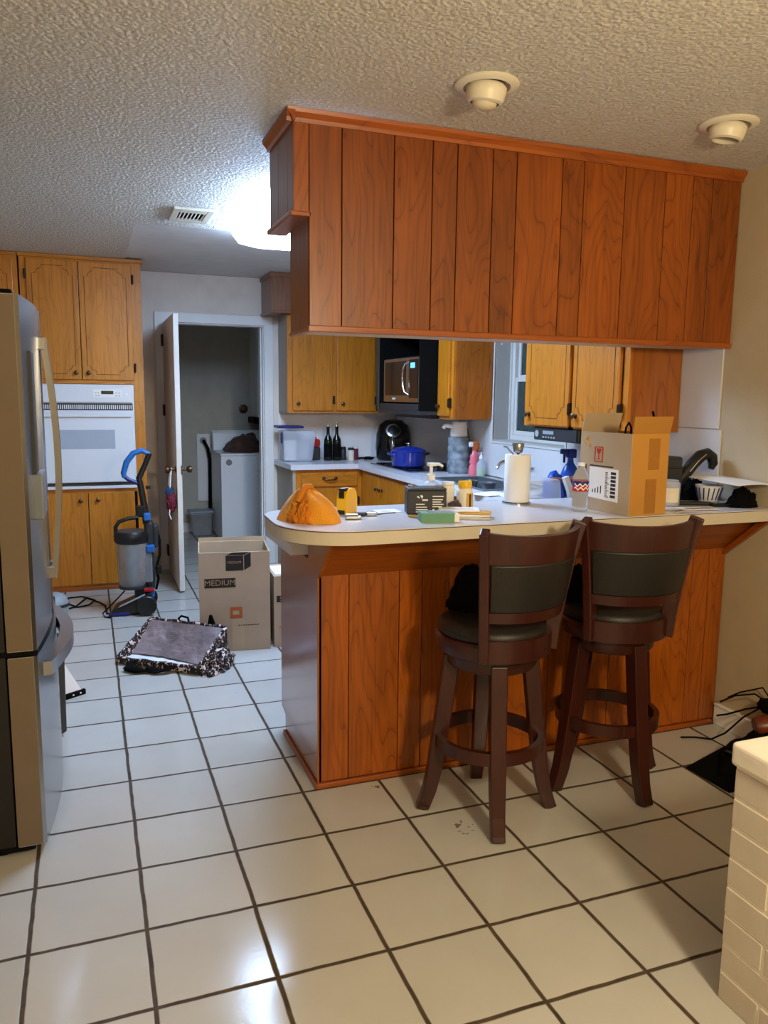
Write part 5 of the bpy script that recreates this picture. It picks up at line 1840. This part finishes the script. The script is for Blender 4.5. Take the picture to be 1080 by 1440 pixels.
m = MB(); m.tube([(8.05, 15.95, ZC + .03), (8.3, 16.05, ZC + .03), (8.45, 15.9, ZC + .05), (8.48, 15.75, ZC + .05), (8.4, 15.68, ZC + .03), (8.2, 15.75, ZC + .03), (8.3, 15.95, ZC + .06), (8.45, 15.9, ZC + .06)], .025, 8)
one(m, 'power_cable', M_blackm, (8.3, 15.85, ZC), 'coiled black power cable beside the black air fryer', 'cable', 60)

af = thing('air_fryer', 'black egg-shaped air fryer in the worktop corner', 'air fryer', (9.0, 15.5, ZC))
m = MB(); m.lathe([(0, 0), (.4, 0), (.46, .05), (.5, .35), (.48, .75), (.4, 1.02), (.24, 1.15), (0, 1.18)], seg=36, sx=1.05, sy=.95)
m.build('body', M_blackg, af, smooth=60)
af_dir = R(-112)
ca, sa = math.cos(af_dir), math.sin(af_dir)
MA = T(.4 * ca, .4 * sa, .86) @ Rz(math.degrees(af_dir) + 90) @ Rx(62)
m = MB(); m.lathe([(.15, 0), (.2, .0), (.215, .03), (.2, .06), (.15, .07), (.15, 0)], seg=32, M=MA)
m.build('chrome_dial_ring', M_steel, af, smooth=50)
m = MB(); m.lathe([(0, .0), (.15, 0), (.15, .05), (.1, .07), (0, .07)], seg=28, M=MA)
m.build('dial', M_black, af, smooth=50)
m = MB(); m.tube([(.47 * ca, .47 * sa, .66), (.55 * ca, .55 * sa, .58), (.57 * ca, .57 * sa, .4), (.52 * ca, .52 * sa, .2)], [.06, .07, .07, .06], 10)
m.build('basket_handle', M_steel, af, smooth=60)

ct = thing('cooktop', 'black glass cooktop set in the worktop under the microwave', 'cooktop', (8.65, 13.2, ZC))
m = MB(); m.box(7.98, 9.4, 11.7, 14.4, ZC + .002, ZC + .03, .01)
m.build('glass', M_burner, ct, world=True)
for (x, y, r) in ((8.4, 12.4, .3), (8.4, 13.6, .36), (9.05, 12.4, .26), (9.05, 13.6, .3)):
    m = MB(); m.lathe([(r - .02, 0), (r, 0), (r, .004), (r - .02, .004), (r - .02, 0)], c=(x, y, ZC + .03), seg=40)
    m.build('burner_ring', M_charcoal, ct, world=True)
m = MB(); m.box(7.93, 7.98, 11.66, 14.44, ZC + .002, ZC + .035, .008); m.box(7.98, 9.4, 11.66, 11.7, ZC + .002, ZC + .035, .008)
m.build('steel_edge', M_steel, ct, world=True)
do = thing('dutch_oven', 'cobalt blue lidded casserole pot on the black cooktop', 'pot', (8.42, 12.9, ZC + .034))
m = MB(); m.lathe([(0, 0), (.38, 0), (.43, .05), (.45, .36), (.45, .4), (0, .4)], seg=40); 
m.build('pot_body', M_cobalt, do, smooth=40)
m = MB(); m.lathe([(.455, .4), (.465, .42), (.44, .45), (.3, .51), (.1, .545), (0, .55)], seg=40)
m.build('lid', M_cobalt, do, smooth=50)
m = MB(); m.lathe([(0, .54), (.04, .54), (.04, .57), (.085, .6), (.08, .62), (0, .625)], seg=24)
m.build('lid_knob', M_steel, do, smooth=40)
for s in (-1, 1):
    m = MB(); m.tube([(s * .43, -.12, .33), (s * .53, -.08, .35), (s * .53, .08, .35), (s * .43, .12, .33)], .035, 8)
    m.build('side_handle', M_cobalt, do, smooth=60)
m = MB(); m.lathe([(0, 0), (.12, 0), (.12, .12), (.1, .16), (0, .16)], c=(9.0, 12.1, ZC + .036), seg=24)
one(m, 'small_black_pot', M_black, (9.0, 12.1, ZC + .036), 'small black cup standing on the cooktop beside the blue pot', 'cup', 40)

wd = thing('water_dispenser', 'water jug with white electric pump top in front of the kitchen wall', 'water dispenser', (9.12, 11.42, ZC), R(-20))
m = MB()
pr = [(0, 0), (.24, 0), (.26, .03)]
for i in range(4):
    z = .1 + i * .18
    pr += [(.262, z), (.245, z + .03), (.245, z + .06), (.262, z + .09)]
pr += [(.26, .86), (.2, .9), (0, .9)]
m.lathe(pr, seg=36)
m.build('jug', M_jug, wd, smooth=50)
m = MB(); m.lathe([(0, .9), (.2, .9), (.21, .93), (.2, 1.2), (.17, 1.25), (0, 1.26)], seg=32)
m.build('pump_top', M_enamel2, wd, smooth=40)
m = MB(); m.tube([(-.1, -.05, 1.12), (-.3, -.08, 1.16), (-.36, -.08, 1.15), (-.38, -.08, 1.08)], [.06, .055, .05, .045], 12)
m.build('spout', M_enamel2, wd, smooth=50)
m = MB(); m.tube([(.2, -.02, 1.1), (.26, -.05, .8), (.3, -.06, .6), (.27, -.05, .35), (.22, -.1, .03)], .014, 8)
m.build('cable', M_charcoal, wd, smooth=60)
m = MB(); m.box(-.01, .2, .02, .07, 1.2, 1.3, .02)
m.build('top_flange', M_enamel2, wd)

rs = thing('spray_bottle', 'pink spray bottle with orange trigger beside the kitchen sink', 'spray bottle', (9.22, 10.75, ZC))
m = MB(); m.lathe([(0, 0), (.13, 0), (.14, .03), (.14, .2), (.1, .27), (.13, .33), (.1, .4), (.12, .46), (.06, .54), (.05, .6), (0, .6)], seg=24, sx=1, sy=.8)
m.build('bottle_body', M_pink, rs, smooth=50)
m = MB(); m.box(-.05, .07, -.05, .05, .6, .82, .02); m.box(.07, .12, -.03, .03, .55, .78, .01)
m.build('trigger_head', M_orangered, rs)
m = MB(); m.box(-.15, -.05, -.035, .035, .68, .8, .02)
m.build('nozzle', M_enamel2, rs)
ds = thing('dish_soap', 'small bottle of green dish soap beside the pink spray bottle', 'soap bottle', (9.28, 10.52, ZC))
m = MB(); m.lathe([(0, .01), (.085, .01), (.09, .03), (.09, .16), (0, .16)], seg=22)
m.build('liquid', M_lime, ds, smooth=40)
m = MB(); m.lathe([(0, 0), (.1, 0), (.105, .03), (.1, .3), (.05, .38), (.04, .42), (0, .42)], seg=22)
m.build('bottle_body', M_frost, ds, smooth=40)
m = MB(); m.lathe([(0, .42), (.045, .42), (.045, .48), (.02, .5), (.015, .56), (0, .56)], seg=16)
m.build('cap', M_enamel2, ds, smooth=40)
m = MB(); m.lathe([(0, 0), (.14, 0), (.16, .24), (.15, .24), (.13, .02), (0, .02)], c=(8.42, 9.34, ZC - .187), seg=26)
one(m, 'steel_cup', M_steel, (8.42, 9.34, ZC - .187), 'stainless steel cup standing on the upturned bowl in the sink', 'cup', 40)
m = MB(); m.lathe([(0, 0), (.1, 0), (.17, .1), (.19, .22), (.18, .22), (.15, .11), (0, .03)], c=(8.68, 9.06, ZC - .187), seg=26)
one(m, 'dark_bowl', M_steeld, (8.68, 9.06, ZC - .187), 'small dark metal bowl beside the steel cup in the sink', 'bowl', 40)
m = MB(); m.lathe([(0, .4), (.34, .4), (.42, 0), (.4, 0), (.32, .38), (0, .38)], c=(8.55, 9.2, ZC - .59), seg=30)
one(m, 'mixing_bowl', M_steeld, (8.55, 9.2, ZC - .59), 'upturned steel mixing bowl at the bottom of the sink', 'bowl', 40)
rn = random.Random(9)
for i, (x, y, a, lab) in enumerate(((7.85, 7.35, 20, 'white paper lying on the worktop before the sink'), (8.2, 6.9, -15, 'white paper nearest the bar on the worktop before the sink'), (8.6, 7.2, 35, 'crumpled white paper towel beside the sink rim'))):
    m = MB(); m.slab(lambda u, v: ((u - .5) * .7, (v - .5) * .5, .012 + (.06 if i == 2 else .008) * abs(noise.noise(Vector((u * 4, v * 4, i))))), 14, 12, .004)
    m.bm.transform(T(x, y, ZC + .002) @ Rz(a))
    one(m, 'paper_sheet', M_paper, (x, y, ZC), lab, 'paper', 60, group='papers by the sink')

# ------------------------------------------------------------------ brick hearth and what lies behind it
he = thing('brick_hearth', 'white painted raised brick hearth at the lower right corner', 'hearth', (7.4, -4.3, 0))
hx, hy0, hy1, ht = 5.36, -7.0, -1.42, 2.02
m = MB(); m.box(hx + .014, 9.44, hy0, hy1 - .014, 0, ht)
m.build('mortar_core', M_mortar, he, world=True)
m = MB()
nc, gap = 8, .03
ch2 = ht / nc
rn = random.Random(2)
for r in range(nc):
    z0, z1 = r * ch2 + gap / 2, (r + 1) * ch2 - gap / 2
    y = hy1
    Lr = .36 if r % 2 == 0 else .78
    first = True
    while y > hy0 + .05:
        ll = Lr * (.95 + .1 * rn.random())
        if r % 2 == 0 and first:
            ll = .42
        first = False
        y2 = max(y - ll, hy0)
        o = .006 * rn.random()
        m.box(hx + o, hx + .2, y2 + gap / 2, y - gap / 2, z0, z1, .008)
        y = y2
    x = hx + .22
    while x < 9.3:
        x2 = min(x + Lr, 9.44)
        m.box(x + gap / 2, x2 - gap / 2, hy1 - .2, hy1 - .006 * rn.random(), z0, z1, .014)
        x = x2
m.build('brick_courses', M_brick, he, world=True)
m = MB(); m.box(hx - .02, 9.44, hy0, hy1 + .03, ht + .005, ht + .2, .035, 3)
m.build('top_slab', M_slabtop, he, world=True)

bb = thing('black_bag', 'black fabric bag slumped on the tiles behind the white hearth', 'bag', (8.72, 1.5, 0))


def bag_shape():
    m = MB()
    m.blob((8.72, 1.5, .012), (.52, .4, .46), .14, 1.7, 4, 17.0, fold=.2)
    m.blob((9.08, 1.66, .012), (.36, .34, .5), .1, 1.7, 4, 27.0, fold=.15)
    m.hexa([(8.0, 1.95, .012), (8.03, 1.2, .012), (8.9, 1.2, .012), (8.5, 1.95, .012)], [(8.02, 1.93, .03), (8.05, 1.22, .03), (8.9, 1.3, .3), (8.5, 1.8, .3)])
    return m


bag_shape().build('bag_body', M_blackc, bb, smooth=60, world=True)
m = MB(); m.tube([(8.35, 1.6, .34), (8.3, 1.45, .38), (8.34, 1.3, .3), (8.42, 1.2, .12)], .03, 8, flat=.4)
m.build('strap', M_charcoal, bb, smooth=60, world=True)
m = MB()
m.lathe([(0, 0), (.12, 0), (.16, .1), (.17, .5), (.14, .62), (0, .64)], seg=24, M=T(8.98, 1.78, .52) @ Rz(-25) @ Ry(80), sx=.85)
one(m, 'brown_leather_roll', M_leatherb, (9.1, 1.75, .5), 'brown leather roll lying on the black bag behind the hearth', 'roll', 50)
m = MB()
m.tube([(9.3, 1.9, .72), (9.05, 2.02, .66), (8.85, 2.15, .56), (8.72, 2.2, .54)], .014, 8)
m.tube([(9.3, 1.95, .7), (9.1, 2.1, .5), (9.0, 2.3, .2), (8.95, 2.5, .03), (8.8, 2.65, .018), (8.6, 2.72, .018)], .013, 8)
m.tube([(9.36, 1.95, .74), (9.28, 2.1, .82), (9.12, 2.3, .74), (8.98, 2.42, .62)], .013, 8)
m.tube([(9.4, 1.9, .76), (9.36, 2.05, .92), (9.22, 2.3, .78), (9.1, 2.4, .68)], .012, 8)
one(m, 'cable_tangle', M_blackm, (9.1, 2.2, .02), 'tangle of thin black cords rising from the bag near the wall', 'cords', 60)
m = MB(); m.blob((9.26, 1.78, .76), (.17, .16, .11), .2, 2.0, 3, 21.0, floor=False, fold=.2)
one(m, 'black_pouch', M_blackc, (9.26, 1.78, .66), 'small black pouch on top of the bag under the cords', 'pouch', 60)

# ------------------------------------------------------------------ light
world = bpy.data.worlds.new('world')
SC.world = world
world.use_nodes = True
bg = world.node_tree.nodes['Background']
bg.inputs[0].default_value = (0.02, 0.025, 0.035, 1)
bg.inputs[1].default_value = 1.0


def lamp(name, kind, loc, power, col, size=.1, rot=None, sy=None):
    l = bpy.data.lights.new(name, kind)
    l.energy = power
    l.color = col
    if kind == 'AREA':
        l.shape = 'RECTANGLE'
        l.size = size * K
        l.size_y = (sy or size) * K
    else:
        l.shadow_soft_size = size * K
    o = bpy.data.objects.new(name, l)
    COL.objects.link(o)
    o.location = Vector(loc) * K
    if rot:
        o.rotation_euler = rot
    return o


WARM = (1.0, .83, .54)
lamp('living_room_lamp', 'POINT', (4.4, -6.2, 5.9), 165, WARM, .38)


# ------------------------------------------------------------------ camera
cam = bpy.data.cameras.new('camera')
cam.sensor_fit = 'VERTICAL'
cam.sensor_height = 36
cam.lens = 1108.18 / 1440 * 36
cam.clip_start = .02
co = bpy.data.objects.new('camera', cam)
COL.objects.link(co)
rt_ = Vector((0.93648, -0.35052, 0.01165))
up_ = Vector((0.04004, 0.13985, 0.98936))
fw_ = Vector((0.34842, 0.92606, -0.14501))
co.matrix_world = Matrix(((rt_.x, up_.x, -fw_.x, .6704 * K), (rt_.y, up_.y, -fw_.y, -5.9446 * K), (rt_.z, up_.z, -fw_.z, 4.882 * K), (0, 0, 0, 1)))
SC.camera = co

vs = SC.view_settings
vs.view_transform = 'Standard'
vs.look = 'None'
vs.exposure = 0.0
vs.gamma = 1.0
vs.use_curve_mapping = False
SC.cycles.max_bounces = 8
SC.cycles.use_denoising = True
